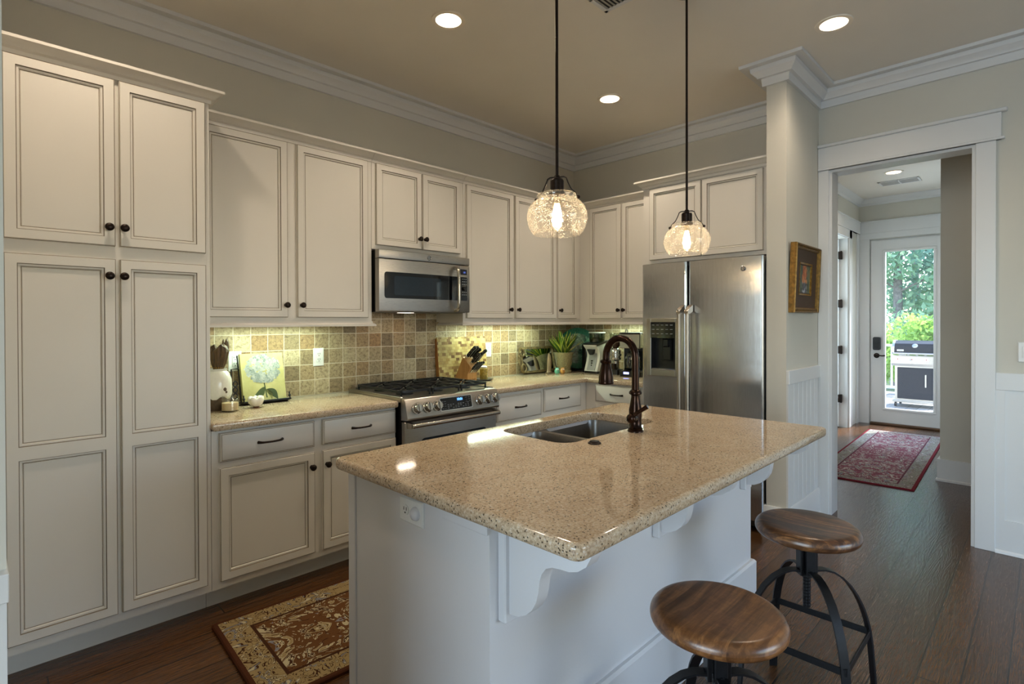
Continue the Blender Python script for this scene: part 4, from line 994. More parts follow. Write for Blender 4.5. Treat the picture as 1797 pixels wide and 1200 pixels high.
part(t, 'jar', G().lathe([(0, 0), (.042, 0), (.044, .004), (.044, .066), (.040, .071), (.0415, .074), (.0415, .082), (.0385, .082), (.0385, .072), (.041, .066), (.041, .006), (0, .006)], (cx_, cy_, ZT), 32), clear_glass('jar_glass', (.97, .97, .95, 1), .2))
part(t, 'wax', G().lathe([(0, .007), (.0405, .007), (.0405, .046), (.02, .045), (0, .045)], (cx_, cy_, ZT), 28), plain('cream_wax', '#e3c79a', .4, var=.05))
part(t, 'wick', G().cyl((cx_, cy_, ZT+.044), (cx_+.002, cy_, ZT+.056), .0013, None, 6), RUBB)
# hydrangea book on an iron easel
bx_, by_ = -3.118, -.150
TB = M.Translation((bx_, by_, ZT+.012)) @ M.Rotation(math.radians(-14), 4, 'X')
t = thing('hydrangea_book', 'yellow book with a white hydrangea on its cover, propped on the easel', 'book', (bx_, by_, ZT+.012))
part(t, 'pages', G().box(-.118, .118, .002, .020, .003, .284, mat=TB), plain('paper', '#e9e4d2', .8, var=.04))
def cover():
    k = N('yellow_cover'); v = k.co(); n = k.noise(v, 9, 4, .6)
    return k.set(k.ramp(n, [(.3, lin('#b3aa6c')), (.55, lin('#c6bd82')), (.75, lin('#cdb888'))]), .45)
part(t, 'cover', G().box(-.122, .122, -.002, .002, 0, .288, .0008, mat=TB).box(-.122, .122, .020, .023, 0, .288, mat=TB).box(-.124, -.121, -.002, .023, 0, .288, mat=TB), cover())
g = G(); rd = random.Random(4); tones = ['#bfc0b9', '#abafa9', '#929a94', '#7a847f']
for i in range(230):
    a = rd.uniform(0, 2*PI); r = math.sqrt(rd.random())*.093; fx_, fz_ = r*math.cos(a)*1.04, .195+r*math.sin(a)*.88; s_ = rd.uniform(.008, .013); a0 = rd.uniform(0, 1.6)
    mi = min(3, max(0, int((r/.093)*1.6+rd.uniform(-.9, 1.3)))); y_ = -.0022-.00001*i
    for q in range(4):
        b_ = a0+q*PI/2; c1 = (fx_+s_*.62*math.cos(b_), fz_+s_*.62*math.sin(b_))
        g.add([(c1[0]+s_*.55*math.cos(2*PI*j/6+b_), y_, c1[1]+s_*.5*math.sin(2*PI*j/6+b_)) for j in range(6)], [tuple(range(6))], mi if q % 2 else min(3, mi+(rd.random() < .3)), TB)
part(t, 'flower_print', g, [plain('petal%d' % i, c, .5, var=.06) for i, c in enumerate(tones)])
g = G(); y_ = -.0023
g.add([(-.004, y_, .112), (.002, y_, .112), (.012, y_, .02), (.004, y_, .02)], [(0, 1, 2, 3)], 0, TB)
def leaf(x0, z0, x1, z1, w, mi):
    n = 8; d = V((x1-x0, z1-z0)); pn_ = V((-d.y, d.x)).normalized(); L = []; Rr = []
    for i in range(n+1):
        s_ = i/n; c = V((x0, z0))+d*s_+pn_*.012*math.sin(PI*s_); o_ = pn_*w*math.sin(PI*s_**.8)
        L.append((c.x+o_.x, y_, c.y+o_.y)); Rr.append((c.x-o_.x, y_, c.y-o_.y))
    g.add(L+Rr[::-1], [tuple(range(2*n+2))], mi, TB)
leaf(0, .085, -.078, .02, .020, 0); leaf(.006, .07, .072, .004, -.022, 1); leaf(.005, .07, .035, .004, .013, 2)
part(t, 'leaf_print', g, [plain('leaf_dark', '#46552a', .5), plain('leaf_mid', '#3c4a26', .5), plain('leaf_pale', '#8c8a4e', .5)])
t = thing('book_easel', 'black iron easel holding the hydrangea book', 'easel', (bx_, by_, ZT))
g = G(); g.box(-.142, .140, -.030, -.020, -.006, .004, .002, mat=TB); g.box(-.142, .140, -.02, .028, -.006, -.001, mat=TB)
for x in (-.132, .130): g.tube([tuple(TB @ V(p)) for p in ((x, .025, -.004), (x, -.026, -.004), (x, -.032, .006), (x, -.030, .040))], .004, 8); g.ball(TB @ V((x, -.030, .018)), .008)
part(t, 'ledge', g, BLKM)
g = G()
for x in (-.128, .126): g.tube([tuple(TB @ V(p)) for p in ((x, .028, -.004), (x, .028, .285 if x < 0 else .18))], .004, 8)
g.tube([tuple(TB @ V(p)) for p in ((-.128, .028, .2), (0, .028, .2), (.126, .028, .18))], .004, 8)
part(t, 'back_frame', g, BLKM)
g = G().tube([(bx_-.165, by_+.085, ZT+.006), (bx_-.168, by_+.07, ZT+.205), (bx_-.128, by_+.07, ZT+.208)], .0045, 8, up=(0, 1, 0)); g.tube([(bx_-.165, by_+.085, ZT+.006), (bx_-.12, by_+.03, ZT+.012)], .0045, 8)
for z in (.05, .085, .12): g.tube([(bx_-.150+.012*math.cos(a), by_+.06, ZT+z+.015*math.sin(a)) for a in [2*PI*i/12 for i in range(12)]], .0035, 6, closed=True, up=(0, 1, 0))
g.box(bx_-.172, bx_-.158, by_+.078, by_+.092, ZT, ZT+.008)
part(t, 'prop_leg', g, BLKM)
# white ceramic flower bowl
cx_, cy_ = -3.222, -.284; g = G(); sg = 30; rs = []
for r, z in ((.010, .006), (.022, .010), (.036, .024), (.041, .040), (.039, .053), (.030, .060), (.020, .058), (.010, .050)):
    rs.append([(cx_+r*(1+.09*math.sin(5*2*PI*i/sg+z*30))*math.cos(2*PI*i/sg), cy_+r*(1+.09*math.sin(5*2*PI*i/sg+z*30))*math.sin(2*PI*i/sg), ZT+z+(.006*math.sin(5*2*PI*i/sg+1) if z > .045 else 0)) for i in range(sg)])
t = thing('ceramic_flower', 'small white ceramic flower bud in front of the hydrangea book', 'ornament', (cx_, cy_, ZT))
part(t, 'petals', g.rings(rs).ball((cx_+.020, cy_+.004, ZT+.053), .017, sc=(1, 1, .8)), JW, 60); part(t, 'foot', G().lathe([(0, 0), (.015, 0), (.017, .004), (.012, .009), (0, .009)], (cx_, cy_, ZT), 16), plain('brown_foot', '#6f4630', .5))

# ------------------------------------------------------------------ right worktop: board, knives, jar
t = thing('cutting_board', 'large end-grain mosaic cutting board leaning on the tiles behind the knife block', 'cutting board', (-1.513, -.06, ZT))
TC = M.Translation((-1.513, -.070, ZT+.001)) @ M.Rotation(math.radians(-6), 4, 'X')
g = G().prism(rrect(-.255, .255, 0, .357, .012), 'y', 0, .038, mat=TC)
part(t, 'block', g, MOSA)
part(t, 'end_strip', G().box(-.2575, -.2545, .0005, .0375, .012, .345, mat=TC), wood('board_edge', '#7a4a22', '#b27a3c', 2, .45, 9))
TKB = M.Translation((-1.618, -.226, ZT)) @ M.Rotation(math.radians(12), 4, 'Z')
t = thing('knife_block', 'slanted beech knife block beside the range, full of black knives', 'knife block', (-1.56, -.14, ZT))
part(t, 'block', G().prism([(0, 0), (0, .070), (-.036, .120), (.046, .204), (.128, .03), (.128, 0)], 'x', 0, .118, mat=TKB), BEECH)
part(t, 'lettering', G().text('WUSTHOF', .017, .062, -.0005, .022, ext=.0003, mat=TKB), plain('burnt_print', '#4a3018', .7))
def knife(x, y, z, L, w, label, group=None):
    p = TKB @ V((x, y, z)); t = thing('kitchen_knife', label, 'knife', p, group); R3 = TKB.to_3x3()
    d = R3 @ V((0, -.71, .70)); u = R3 @ V((0, .70, .71)); X = R3 @ V((1, 0, 0))
    sec = [(-.0065, -w/2), (.0065, -w/2), (.0075, 0), (.0065, w/2), (-.0065, w/2), (-.0075, 0)]
    g = G().sweep([p+d*.022, p+d*(.03), p+d*(L*.35), p+d*(L*.7), p+d*(L*.92)-u*.003, p+d*L-u*.006], sec, up=tuple(u), scale=[.85, .95, 1.0, .92, 1.15, .8])
    part(t, 'handle', g, BLK, 40)
    part(t, 'bolster', G().sweep([p-d*.012, p+d*.022], [(-.0068, -w*.45), (.0068, -w*.45), (.0068, w*.45), (-.0068, w*.45)], up=tuple(u)), CHRM)
    part(t, 'spine', G().sweep([p+d*.02+u*(w*.42), p+d*(L*.9)+u*(w*.43)], [(-.002, -.0015), (.002, -.0015), (.002, .0015), (-.002, .0015)], up=tuple(u)), CHRM)
    for s_ in (.4, .62, .84): part(t, 'rivet', G().cyl(p+d*(L*s_)-X*.0086, p+d*(L*s_)+X*.0086, .0026, None, 8), CHRM)
def slot(f, x): return (x, -.036+.082*f, .120+.084*f)
nm = ['black chef knife at the upper left of the knife block', 'black knife second from left in the top row of the block', 'black knife at the right end of the top row of the block', 'long black knife sticking out farthest right from the block', 'black knife in the middle row at the left of the block', 'black knife in the middle row, second from the left of the block']
for (f, x, L, w), lab in zip(((.86, .025, .135, .026), (.84, .056, .135, .024), (.74, .085, .125, .022), (.42, .098, .150, .022), (.34, .030, .125, .022), (.36, .066, .125, .022)), nm):
    knife(*slot(f, x), L, w, lab)
for x in (.018, .042, .066, .090): knife(x, -.018, .093, .105, .017, 'slim black steak knife in the bottom row of the knife block', 'steak knives in the block')
solo('saucer', G().lathe([(0, 0), (.05, 0), (.075, .010), (.08, .014), (.077, .015), (.05, .005), (0, .004)], (-1.393, -.165, ZT), 32), plain('pewter', '#55544f', .3, .6), 'dark metal saucer under the small jar beside the knife block', 'plate', (-1.393, -.165, ZT))
t = thing('spice_jar', 'small amber glass jar with a white lid beside the knife block', 'jar', (-1.393, -.165, ZT+.005))
part(t, 'jar', G().lathe([(0, 0), (.030, 0), (.032, .004), (.032, .090), (.026, .098), (0, .098)], (-1.393, -.165, ZT+.005), 24), plain('amber_glass', '#a08a3e', .12, var=.35)); part(t, 'lid', G().lathe([(0, .098), (.028, .098), (.029, .108), (.02, .114), (0, .115)], (-1.393, -.165, ZT+.005), 24), WHT)
# ornate mirror tray leaning in the corner
mx, my = -.655, -.085
TM = M.Translation((mx, my, ZT+.004)) @ M.Rotation(math.radians(-11), 4, 'X')
t = thing('ornate_mirror', 'long mirror with an antique scrolled frame leaning in the corner', 'mirror', (mx, my, ZT))
FRM = plain('antique_gilt', '#7d6a45', .42, .45, 40, .6, .3)
L_ = [tuple(TM @ V(p)) for p in [(a, -.006, b) for a, b in rrect(-.19, .26, .016, .235, .03, 4)]]
part(t, 'frame', G().sweep(L_, [(-.014, -.010), (.014, -.010), (.009, .010), (-.009, .010)], closed=True, up=tuple(TM.to_3x3() @ V((0, -1, 0)))), FRM, 50)
part(t, 'mirror_glass', G().box(-.182, .252, -.003, .001, .02, .23, mat=TM), plain('mirror_silver', '#dfe3e0', .03, 1, var=.02, bs=0))
g = G()
def spiral(cx_, cz, r, a0, turns, s_): return [tuple(TM @ V((cx_+s_*(r*(1-i/26))*math.cos(a0+turns*2*PI*i/26), -.012, cz+(r*(1-i/26))*math.sin(a0+turns*2*PI*i/26)))) for i in range(25)]
upv = tuple(TM.to_3x3() @ V((0, -1, 0)))
g.tube(spiral(-.185, .190, .045, PI/2, 1.3, -1), .010, 8, up=upv); g.tube(spiral(-.185, .060, .045, -PI/2, -1.3, -1), .010, 8, up=upv)
for i in range(7):
    a = PI+(-.9+i*.3); g.tube([tuple(TM @ V((-.195, -.01, .125))), tuple(TM @ V((-.225, -.014, .125+.03*math.sin(a)*1.6))), tuple(TM @ V((-.245+abs(i-3)*.008, -.008, .125+.065*math.sin(a))))], .009, 8, up=upv, scale=[1, 1.1, .4])
part(t, 'scroll_ornament', g, FRM, 60)
# praying-hands figurine and two owls
fx_, fy_ = -.560, -.150
g = G(); sg = 16; rs = []
for r, z, o_ in ((.030, 0, 0), (.031, .012, 0), (.022, .022, 0), (.021, .06, 0), (.024, .10, .002), (.023, .13, .003), (.017, .16, .001), (.010, .180, -.002), (.003, .190, -.002)):
    rs.append([(fx_+o_+r*(1+.15*math.cos(2*2*PI*i/sg))*math.cos(2*PI*i/sg), fy_+r*.75*math.sin(2*PI*i/sg), ZT+z) for i in range(sg)])
t = thing('carved_figurine', 'slender brown carved figurine standing in front of the mirror', 'figurine', (fx_, fy_, ZT))
part(t, 'figure', g.rings(rs), wood('figure_wood', '#5f4a34', '#9b8161', 2, .5, 6), 60); part(t, 'plinth', G().box(fx_-.033, fx_+.033, fy_-.026, fy_+.026, ZT, ZT+.012, .003), wood('plinth_wood', '#3a2a1c', '#59432d', 0))
def owl(x, y, col, belly, label):
    t = thing('owl_ornament', label, 'ornament', (x, y, ZT), 'little owl ornaments by the plant pot')
    c = plain(belly[1:]+'_owl', col, .35, var=.25); z = ZT
    part(t, 'body', G().lathe([(0, 0), (.014, .001), (.022, .012), (.024, .026), (.020, .040), (.014, .050), (.009, .056), (0, .058)], (x, y, z), 18), c, 60)
    e = G(); b = G(); T = M.Translation((x, y, 0)) @ M.Rotation(math.radians(-38), 4, 'Z')
    for s_ in (-1, 1):
        e.ball(T @ V((s_*.008, -.0165, z+.041)), .0055, 10, 6); e.ball(T @ V((s_*.008, -.0205, z+.041)), .0028, 8, 5, mi=1); b.cyl(T @ V((s_*.011, 0, z+.05)), T @ V((s_*.014, -.002, z+.063)), .005, .001, 8)
    part(t, 'eyes', e, [WHT, RUBB]); part(t, 'ears', b, c)
    part(t, 'beak', G().cyl(T @ V((0, -.019, z+.035)), T @ V((0, -.024, z+.030)), .003, .0006, 6), plain(belly[1:]+'_beak', belly, .4))
owl(-.560, -.245, '#5fae94', '#d8a24a', 'little turquoise owl ornament between figurine and plant pot')
owl(-.517, -.275, '#c08a45', '#b05f3a', 'little orange owl ornament touching the plant pot')
# variegated plant in an embossed pot
px, py = -.395, -.185
t = thing('potted_plant', 'yellow-edged snake plant in an embossed olive pot on the corner worktop', 'plant', (px, py, ZT))
POT = plain('olive_glaze', '#8f8560', .3, var=.3)
g = G().lathe([(0, .018), (.062, .018), (.066, .024), (.083, .12), (.090, .165), (.096, .178), (.096, .190), (.088, .190), (.084, .172), (0, .165)], (px, py, ZT), 36)
part(t, 'pot', g, POT)
rl = G()
for k_ in range(5):
    a0 = k_*2*PI/5-2.3
    pts = []
    for i in range(22):
        s_ = i/21; a = a0+.75*(s_-.5)+.16*math.sin(s_*9)*(1-s_); z = .095+.030*math.sin(s_*7.2); r = .0655+(z-.024)*.181
        pts.append((px+r*math.cos(a), py+r*math.sin(a), ZT+z))
    rl.tube(pts, .0032, 6)
part(t, 'embossed_scrolls', rl, POT, 60)
part(t, 'saucer', G().lathe([(0, 0), (.072, 0), (.076, .004), (.076, .022), (.070, .026), (.066, .012), (0, .010)], (px, py, ZT), 36), POT)
part(t, 'soil', G().lathe([(0, .1665), (.083, .1665), (.083, .174), (0, .178)], (px, py, ZT), 24), plain('potting_soil', '#2b2018', .95, var=.5))
rd = random.Random(9); lf = G()
def blade(az, tilt, L, w, curl):
    d = V((math.cos(az), math.sin(az), 0)); sd = V((-d.y, d.x, 0)); n = 9; P_ = V((px, py, ZT+.172))+d*rd.uniform(.01, .05); ang = PI/2-tilt; rows = []
    for i in range(n+1):
        s_ = i/n; ww_ = w*(.45+.95*s_ if s_ < .45 else (1-s_)**.72*1.32)+.0006
        tn = V((d.x*math.cos(ang), d.y*math.cos(ang), math.sin(ang))); nr = tn.cross(sd).normalized()
        rows.append([P_-sd*ww_+nr*ww_*.25, P_-sd*ww_*.66+nr*ww_*.08, P_, P_+sd*ww_*.66+nr*ww_*.08, P_+sd*ww_+nr*ww_*.25]); P_ = P_+tn*(L/n); ang -= curl/n
    for i in range(n):
        for j in range(4): lf.add([rows[i][j], rows[i][j+1], rows[i+1][j+1], rows[i+1][j]], [(0, 1, 2, 3)], 1 if j in (0, 3) else 0)
for i in range(22):
    az = i*2.399+rd.uniform(-.2, .2); tl = .10+.85*(i/22)+rd.uniform(-.06, .06); blade(az, tl, rd.uniform(.18, .26), rd.uniform(.025, .034), rd.uniform(-.15, .3))
blade(-2.5, 1.05, .24, .022, .15); blade(-1.4, 1.1, .22, .012, -.4)
part(t, 'leaves', lf, [plain('leaf_green', '#3f6b22', .35, var=.4, sc=30), plain('leaf_yellow', '#b9bf4a', .35, var=.2)], 60)
# green platter on its stand in the corner
TG = M.Translation((-.150, -.168, ZT+.012)) @ M.Rotation(-PI/4, 4, 'Z') @ M.Rotation(math.radians(-8), 4, 'X') @ M.Translation((0, 0, .205)) @ M.Rotation(PI/2, 4, 'X')
t = thing('green_platter', 'large round mottled green platter propped in the corner behind the plant', 'plate', (-.150, -.168, ZT))
def mottle():
    k = N('green_mottle'); v = k.co(); n = k.noise(v, 26, 4, .7, .8)
    return k.set(k.ramp(n, [(.32, lin('#16251d')), (.45, lin('#2f5340')), (.58, lin('#557f68')), (.7, lin('#8aa08a'))]), .2)
part(t, 'well', G().lathe([(0, 0), (.145, 0), (.150, .004), (.148, .008), (0, .006)], seg=44, mat=TG), mottle())
part(t, 'rim', G().lathe([(.148, .002), (.190, .014), (.200, .020), (.201, .025), (.190, .021), (.148, .009)], seg=48, mat=TG, closed=True), plain('teal_rim', '#2f6b55', .18, var=.4))
g = G(); TS = M.Translation((-.150, -.168, ZT)) @ M.Rotation(-PI/4, 4, 'Z')
for x in (-.07, .07): g.tube([TS @ V(p) for p in ((x, .06, .006), (x, -.055, .006), (x, -.064, .012), (x, -.060, .034))], .005, 8)
g.tube([TS @ V(p) for p in ((-.07, .03, .006), (.07, .03, .006))], .005, 8); g.tube([TS @ V(p) for p in ((-.07, .055, .006), (0, .075, .20), (.07, .055, .006))], .004, 8)
part(t, 'plate_stand', g, BLKM)
# coffee machine: white waisted body (built facing -y, turned to face the room)
def local(x, y, a): return M.Translation((x, y, ZT)) @ M.Rotation(a, 4, 'Z')
TW = local(-.225, -.445, math.radians(-92))
t = thing('coffee_grinder', 'white waisted coffee machine with a clear hopper, left of the steel coffee maker', 'coffee machine', (-.215, -.445, ZT))
SIL = plain('satin_white', '#c9c7c0', .25, var=.05)
pf = [(-.090, .02), (-.080, .05), (-.058, .11), (-.048, .16), (-.052, .19), (-.070, .225), (-.100, .252), (-.104, .262), (.09, .292), (.095, .20), (.095, .02)]
part(t, 'body', G().prism(pf, 'x', -.075, .075, mat=TW), SIL)
part(t, 'base', G().prism([(x*1, y) for x, y in rrect(-.08, .08, -.095, .10, .02)], 'z', 0, .021, mat=TW), BLK)
part(t, 'front_panel', G().prism([(-.0935, .03), (-.0835, .055), (-.0615, .112), (-.0515, .16), (-.055, .185), (-.045, .185), (-.045, .03)], 'x', -.046, .046, mat=TW), plain('grey_panel', '#8f8f8e', .3))
g = G()
for z in (.075, .095, .115): g.prism([(.004*math.cos(a), z+.005*math.sin(a)) for a in [2*PI*i/10 for i in range(10)]], 'y', -.0835, -.060, mat=TW)
part(t, 'indicator_dots', g, RUBB)
part(t, 'chute', G().prism([(-.038, .222), (.038, .222), (.012, .178), (0, .170), (-.012, .178)], 'y', -.098, -.048, mat=TW), BLK)
part(t, 'collar', G().prism([(-.096, .252), (-.098, .275), (.092, .305), (.092, .290)], 'x', -.078, .078, mat=TW), BLK)
hg = G().lathe([(.066, .285), (.072, .310), (.074, .372), (.070, .372), (.066, .312), (.060, .288)], (0, .005, 0), 28, mat=TW, closed=True); part(t, 'hopper', hg, clear_glass('smoke_plastic', (.55, .6, .55, 1), .2))
part(t, 'hopper_lid', G().lathe([(0, .372), (.078, .372), (.078, .379), (0, .381)], (0, .005, 0), 28, mat=TW), WHT)
part(t, 'beans', G().lathe([(0, .290), (.060, .292), (.064, .318), (.03, .332), (0, .335)], (0, .005, 0), 24, mat=TW), plain('coffee_beans', '#6b6a3a', .5, sc=150, var=.6))
part(t, 'water_tank', G().prism(rrect(-.145, -.080, -.05, .06, .02), 'z', .004, .262, mat=TW), plain('black_gloss', '#0d0d0f', .08, bs=0))
# espresso grinder with brown bowl hopper
TW = local(-.205, -.645, math.radians(-80))
t = thing('bean_mill', 'chrome ribbed bean mill with a dark bowl hopper, behind the faucet', 'coffee mill', (-.205, -.645, ZT))
part(t, 'base', G().prism(rrect(-.05, .05, -.07, .06, .02), 'z', 0, .045, mat=TW), BLK)
part(t, 'body', G().lathe([(0, .045), (.028, .045), (.030, .12), (.034, .122), (.052, .135), (.054, .15), (.046, .153), (.046, .165), (.056, .168), (.056, .185), (.048, .188), (.050, .215), (.040, .235), (.028, .243), (0, .243)], seg=26, mat=TW), CHRM)
part(t, 'hopper', G().lathe([(0, .240), (.026, .243), (.050, .280), (.060, .322), (.056, .322), (.046, .284), (.0, .262)], seg=28, mat=TW), plain('smoked_brown', '#38241a', .1))
part(t, 'grounds_cup', G().lathe([(0, .046), (.026, .046), (.026, .10), (0, .10)], (0, -.045, 0), 20, mat=TW), plain('smoked_cup', '#241c17', .1))
part(t, 'lid', G().lathe([(0, .365), (.060, .365), (.062, .372), (0, .374)], seg=28, mat=TW).lathe([(.056, .322), (.058, .365), (.056, .365), (.054, .322)], seg=28, mat=TW, closed=True), clear_glass('lid_plastic', (.75, .78, .7, 1), .25))
# drip coffee maker beside the fridge
TW = local(-.235, -.86, math.radians(-82))
t = thing('drip_coffee_maker', 'boxy steel and black drip coffee maker against the fridge', 'coffee machine', (-.235, -.86, ZT))
part(t, 'tower', G().box(-.095, .095, .03, .12, .03, .245, .006, mat=TW), BLK)
part(t, 'base', G().box(-.098, .098, -.11, .12, 0, .052, .008, mat=TW), BLK)
part(t, 'head', G().box(-.095, .095, -.105, .12, .245, .372, .006, mat=TW), SS)
part(t, 'side_rails', G().box(-.098, -.088, -.02, .035, .05, .25, .002, mat=TW).box(.088, .098, -.02, .035, .05, .25, .002, mat=TW), SS)
part(t, 'lid', G().box(-.097, .097, -.107, .122, .372, .382, .003, mat=TW), BLK); part(t, 'lid_knob', G().tube([TW @ V(p) for p in ((-.06, -.06, .382), (-.06, -.06, .40), (-.06, -.04, .41), (-.06, -.02, .40), (-.06, -.02, .382))], .005, 8), CHRM)
part(t, 'display', G().box(-.055, -.005, -.1125, -.109, .022, .040, mat=TW), emit('violet_display', (.35, .4, 1, 1), 2.5))
cf = part(t, 'carafe', G().lathe([(0, .056), (.055, .056), (.072, .075), (.075, .12), (.066, .165), (.050, .19), (.047, .19), (.062, .165), (.071, .12), (.068, .08), (.05, .060), (0, .060)], (0, -.035, 0), 28, mat=TW), clear_glass('carafe_glass', (.8, .82, .8, 1), .35)); part(cf, 'carafe_lid', G().lathe([(0, .19), (.052, .19), (.054, .205), (.03, .222), (0, .224)], (0, -.035, 0), 24, mat=TW), BLK); part(cf, 'carafe_band', G().lathe([(.0665, .158), (.0685, .158), (.064, .172), (.062, .172)], (0, -.035, 0), 24, mat=TW, closed=True), CHRM)
part(cf, 'carafe_handle', G().tube([TW @ V(p) for p in ((0, -.098, .175), (0, -.135, .17), (0, -.142, .12), (0, -.112, .085))], .008, 8), BLK)

# ------------------------------------------------------------------ outside the exit door
def decking():
    k = N('weathered_decking'); v = k.co(); br = k.n('TexBrick', i_Vector=v, i_Scale=1, i_Brick_Width=4, i_Row_Height=.14, i_Mortar_Size=.004, i_Color1=lin('#8d8984'), i_Color2=lin('#a5a19b'), i_Mortar=lin('#4c4a48'))
    return k.set(k.mix(.4, br.outputs['Color'], k.ramp(k.noise(k.co((2, 30, 30)), 3, 3), [(.3, (.6, .6, .6)), (.7, (1, 1, 1))]), 'MULTIPLY'), .7)
struct('deck', G().box(4.43, 8.6, -5.5, 2.5, -.14, -.012), decking())
struct('ground', G().box(8.62, 40, -24, 24, -.6, -.5), paint('lawn', '#5f7040', .95, .4, .3, 20))
t = thing('gas_grill', 'black and steel gas grill on the deck outside the exit door', 'grill', (1.92, 6.65, -.012), None, 'B')
q0, q1, gf = 1.605, 2.225, 6.40; DKB = plain('grill_enamel', '#141a26', .35, var=.2, bs=0, Specular_IOR_Level=.25); GS = steel('grill_steel', '#c4c2bc', .25, .36, 0)
lp = [(gf+.02, .842), (gf+.0, .87), (gf+.005, .94), (gf+.05, 1.02), (gf+.14, 1.065), (gf+.30, 1.07), (gf+.44, 1.02), (gf+.50, .92), (gf+.50, .842)]
part(t, 'lid', G().prism(lp, 'x', q0+.03, q1-.03), DKB, 30)
o = part(t, 'lid_end_caps', G().prism([(a, b+.006) for a, b in lp], 'x', q0, q0+.032).prism([(a, b+.006) for a, b in lp], 'x', q1-.032, q1), GS)
part(t, 'lid_handle', G().cyl((q0+.03, gf-.055, .862), (q1-.03, gf-.055, .862), .014, None, 12).box(q0+.05, q0+.07, gf-.055, gf+.02, .855, .87).box(q1-.07, q1-.05, gf-.055, gf+.02, .855, .87), GS)
o = part(t, 'thermometer', G().lathe([(0, 0), (.038, 0), (.038, .008), (.030, .012), (0, .012)], seg=24, mat=M.Translation((1.91, gf+.03, .985)) @ M.Rotation(PI/2-.6, 4, 'X')), GS)
o = part(t, 'name_plate', G().box(1.675, 1.765, gf-.006, gf+.004, .898, .926, .002), WHT); part(o, 'lettering', G().text('weber', .026, 1.72, gf-.0065, .912), RUBB)
pc = part(t, 'control_panel', G().prism([(gf-.03, .66), (gf-.045, .70), (gf-.01, .83), (gf+.1, .83), (gf+.1, .66)], 'x', q0, q1), GS)
for x in (1.695, 1.882, 2.07):
    o = part(t, 'knob', G().lathe([(.034, 0), (.034, .006), (.026, .008), (.024, .030), (0, .030)], seg=22, mat=M.Translation((x, gf-.032, .755)) @ M.Rotation(PI/2-.25, 4, 'X')), CHRM); part(o, 'red_mark', G().ball((x, gf-.066, .772), .008), plain('red_enamel', '#b0252c', .4))
part(t, 'cabinet', G().box(q0+.04, q1-.04, gf+.012, gf+.48, .10, .66), GS)
o = part(t, 'cabinet_door', G().box(q0+.075, q1-.06, gf-.008, gf+.012, .125, .635, .006), DKB); part(o, 'door_handle', G().cyl((2.058, gf-.035, .33), (2.058, gf-.035, .53), .011, None, 10).box(2.05, 2.066, gf-.035, gf-.006, .34, .355).box(2.05, 2.066, gf-.035, gf-.006, .505, .52), GS)
part(t, 'bottom_shelf', G().box(q0+.01, q1-.01, gf-.02, gf+.5, .065, .10, .005), GS)
for x in (q0+.05, q1-.05):
    for y in (gf+.03, gf+.44): part(t, 'caster', G().cyl((x-.016, y, .022), (x+.016, y, .022), .034, None, 16).box(x-.006, x+.006, y-.01, y+.01, .03, .068), BLK)
t = thing('deck_railing', 'white deck railing with balusters behind the grill', 'railing', (8.3, -1.4, -.012))
part(t, 'top_rail', G().box(8.24, 8.36, -4.5, 1.6, .90, .94, .006), TRIM); part(t, 'bottom_rail', G().box(8.28, 8.32, -4.5, 1.6, .08, .13), TRIM)
for i in range(5): part(t, 'post', G().box(8.25, 8.35, -4.5+i*1.5, -4.4+i*1.5, -.012, 1.0, .006), TRIM)
for i in range(44): part(t, 'baluster', G().box(8.285, 8.315, -4.33+i*.132, -4.30+i*.132, .13, .90), TRIM)
BARK = plain('pine_bark', '#8a7f78', .9, sc=14, var=.4, bs=.4)
def leafmat(n, a, b):
    k = N(n); v = k.co(); c = k.ramp(k.noise(v, 2.2, 3), [(.35, lin(a)), (.65, lin(b))]); k.set(c, .6)
    tr = k.n('BsdfTranslucent'); k.l(c, tr.inputs[0]); mx_ = k.n('MixShader', i_0=.45, i_1=k.b.outputs[0], i_2=tr.outputs[0]); k.l(mx_.outputs[0], k.o.inputs[0]); return k.m
LF = [leafmat('foliage_a', '#7ba478', '#b7d3ac'), leafmat('foliage_b', '#86b04a', '#c4e07a'), leafmat('foliage_c', '#6f9c84', '#a6c8b2')]
def foliage(t, blobs, n, size, mat, seed):
    rd = random.Random(seed); g = G(); b0 = root_base(t)
    for i in range(n):
        c, r = blobs[rd.randrange(len(blobs))]; d = V((rd.gauss(0, 1), rd.gauss(0, 1), rd.gauss(0, 1))).normalized()*(rd.random()**.45)
        p = V((c[0]+d.x*r[0], c[1]+d.y*r[1], c[2]+d.z*r[2])); a = V((rd.uniform(-1, 1), rd.uniform(-1, 1), rd.uniform(-1, 1))).normalized(); b = a.cross(V((rd.uniform(-1, 1), rd.uniform(-1, 1), rd.uniform(-1, 1)))).normalized(); s_ = size*rd.uniform(.6, 1.3)
        g.add([p-a*s_, p+b*s_*.45, p+a*s_, p-b*s_*.45], [(0, 1, 2, 3)])
    part(t, 'foliage', g, mat)
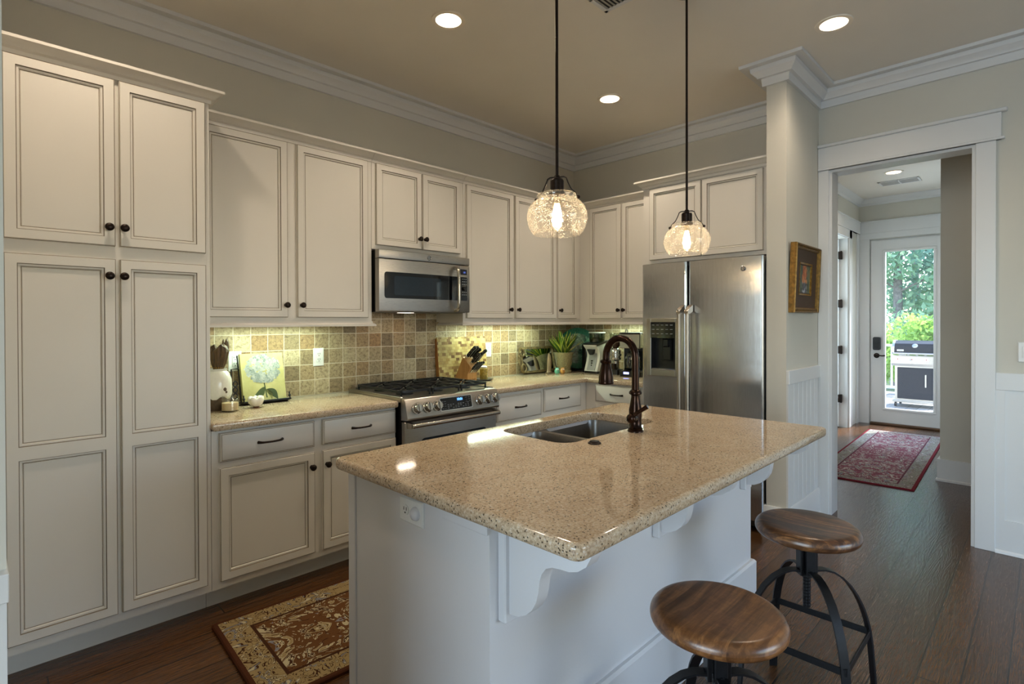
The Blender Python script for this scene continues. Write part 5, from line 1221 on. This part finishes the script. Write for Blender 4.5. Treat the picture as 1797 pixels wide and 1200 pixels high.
def tree(x, y, h, lab, mat, seed, n=4200, r=1.0):
    t = thing('tree', lab, 'tree', (x, y, -.5), 'trees beyond the deck'); rd = random.Random(seed); g = G()
    g.tube([(x, y, -.5), (x+.05, y+.03, h*.4), (x-.04, y-.05, h*.8), (x, y, h)], .11, 10, scale=[1.2, 1, .7, .3]); blobs = []
    for i in range(14):
        a = rd.uniform(0, 2*PI); z = rd.uniform(.18, .95)*h; L = rd.uniform(.5, 1.2)*r; e = (x+L*math.cos(a), y+L*math.sin(a), z+.5)
        g.tube([(x, y, z), ((x+e[0])/2, (y+e[1])/2, z+.3), e], .03, 6, scale=[1, .7, .3]); blobs.append((e, (.75*r, .75*r, .6)))
    part(t, 'trunk', g, BARK); foliage(t, blobs, n, .10, mat, seed)
tree(14.0, -.47, 6.2, 'tall slim tree with a pale trunk, left in the door glass', LF[0], 1)
tree(15.0, -1.4, 6.0, 'leafy tree right in the door glass, beyond the grill', LF[2], 2, 4200)
tree(18.0, -.3, 7.0, 'tree farther back, behind the pale-trunked tree', LF[2], 3, 4600, 1.5)
tree(19.0, 1.6, 7.0, 'dense tree at the far left edge of the door glass', LF[0], 4, 4200, 1.5)
tree(17.0, -3.2, 7.0, 'tree off to the right of the grill, far back', LF[0], 5, 3600, 1.4)
for (x, y, z, r), lab, sd in zip(((10.2, -1.75, 1.1, .75), (10.8, -.45, .75, .8), (12.5, -1.1, 1.0, 1.0)), ('bright yellow-green bush right behind the railing and the grill', 'lower yellow-green bush left behind the railing', 'wide bush between the railing and the trees'), (6, 7, 8)):
    t = thing('bush', lab, 'bush', (x, y, -.5), 'bushes beyond the railing'); g = G(); rd = random.Random(sd)
    for i in range(6): g.tube([(x, y, -.5), (x+rd.uniform(-.3, .3), y+rd.uniform(-.3, .3), z*.5), (x+rd.uniform(-.5, .5), y+rd.uniform(-.5, .5), z+.3)], .02, 6, scale=[1, .8, .3])
    part(t, 'stems', g, BARK); foliage(t, [((x+rd.uniform(-.4, .4)*r, y+rd.uniform(-.6, .6)*r, z-.2+rd.uniform(-.5, .55)*r), (.55*r, .55*r, .45*r)) for i in range(9)], 2600, .065, LF[1] if sd < 8 else LF[0], sd)
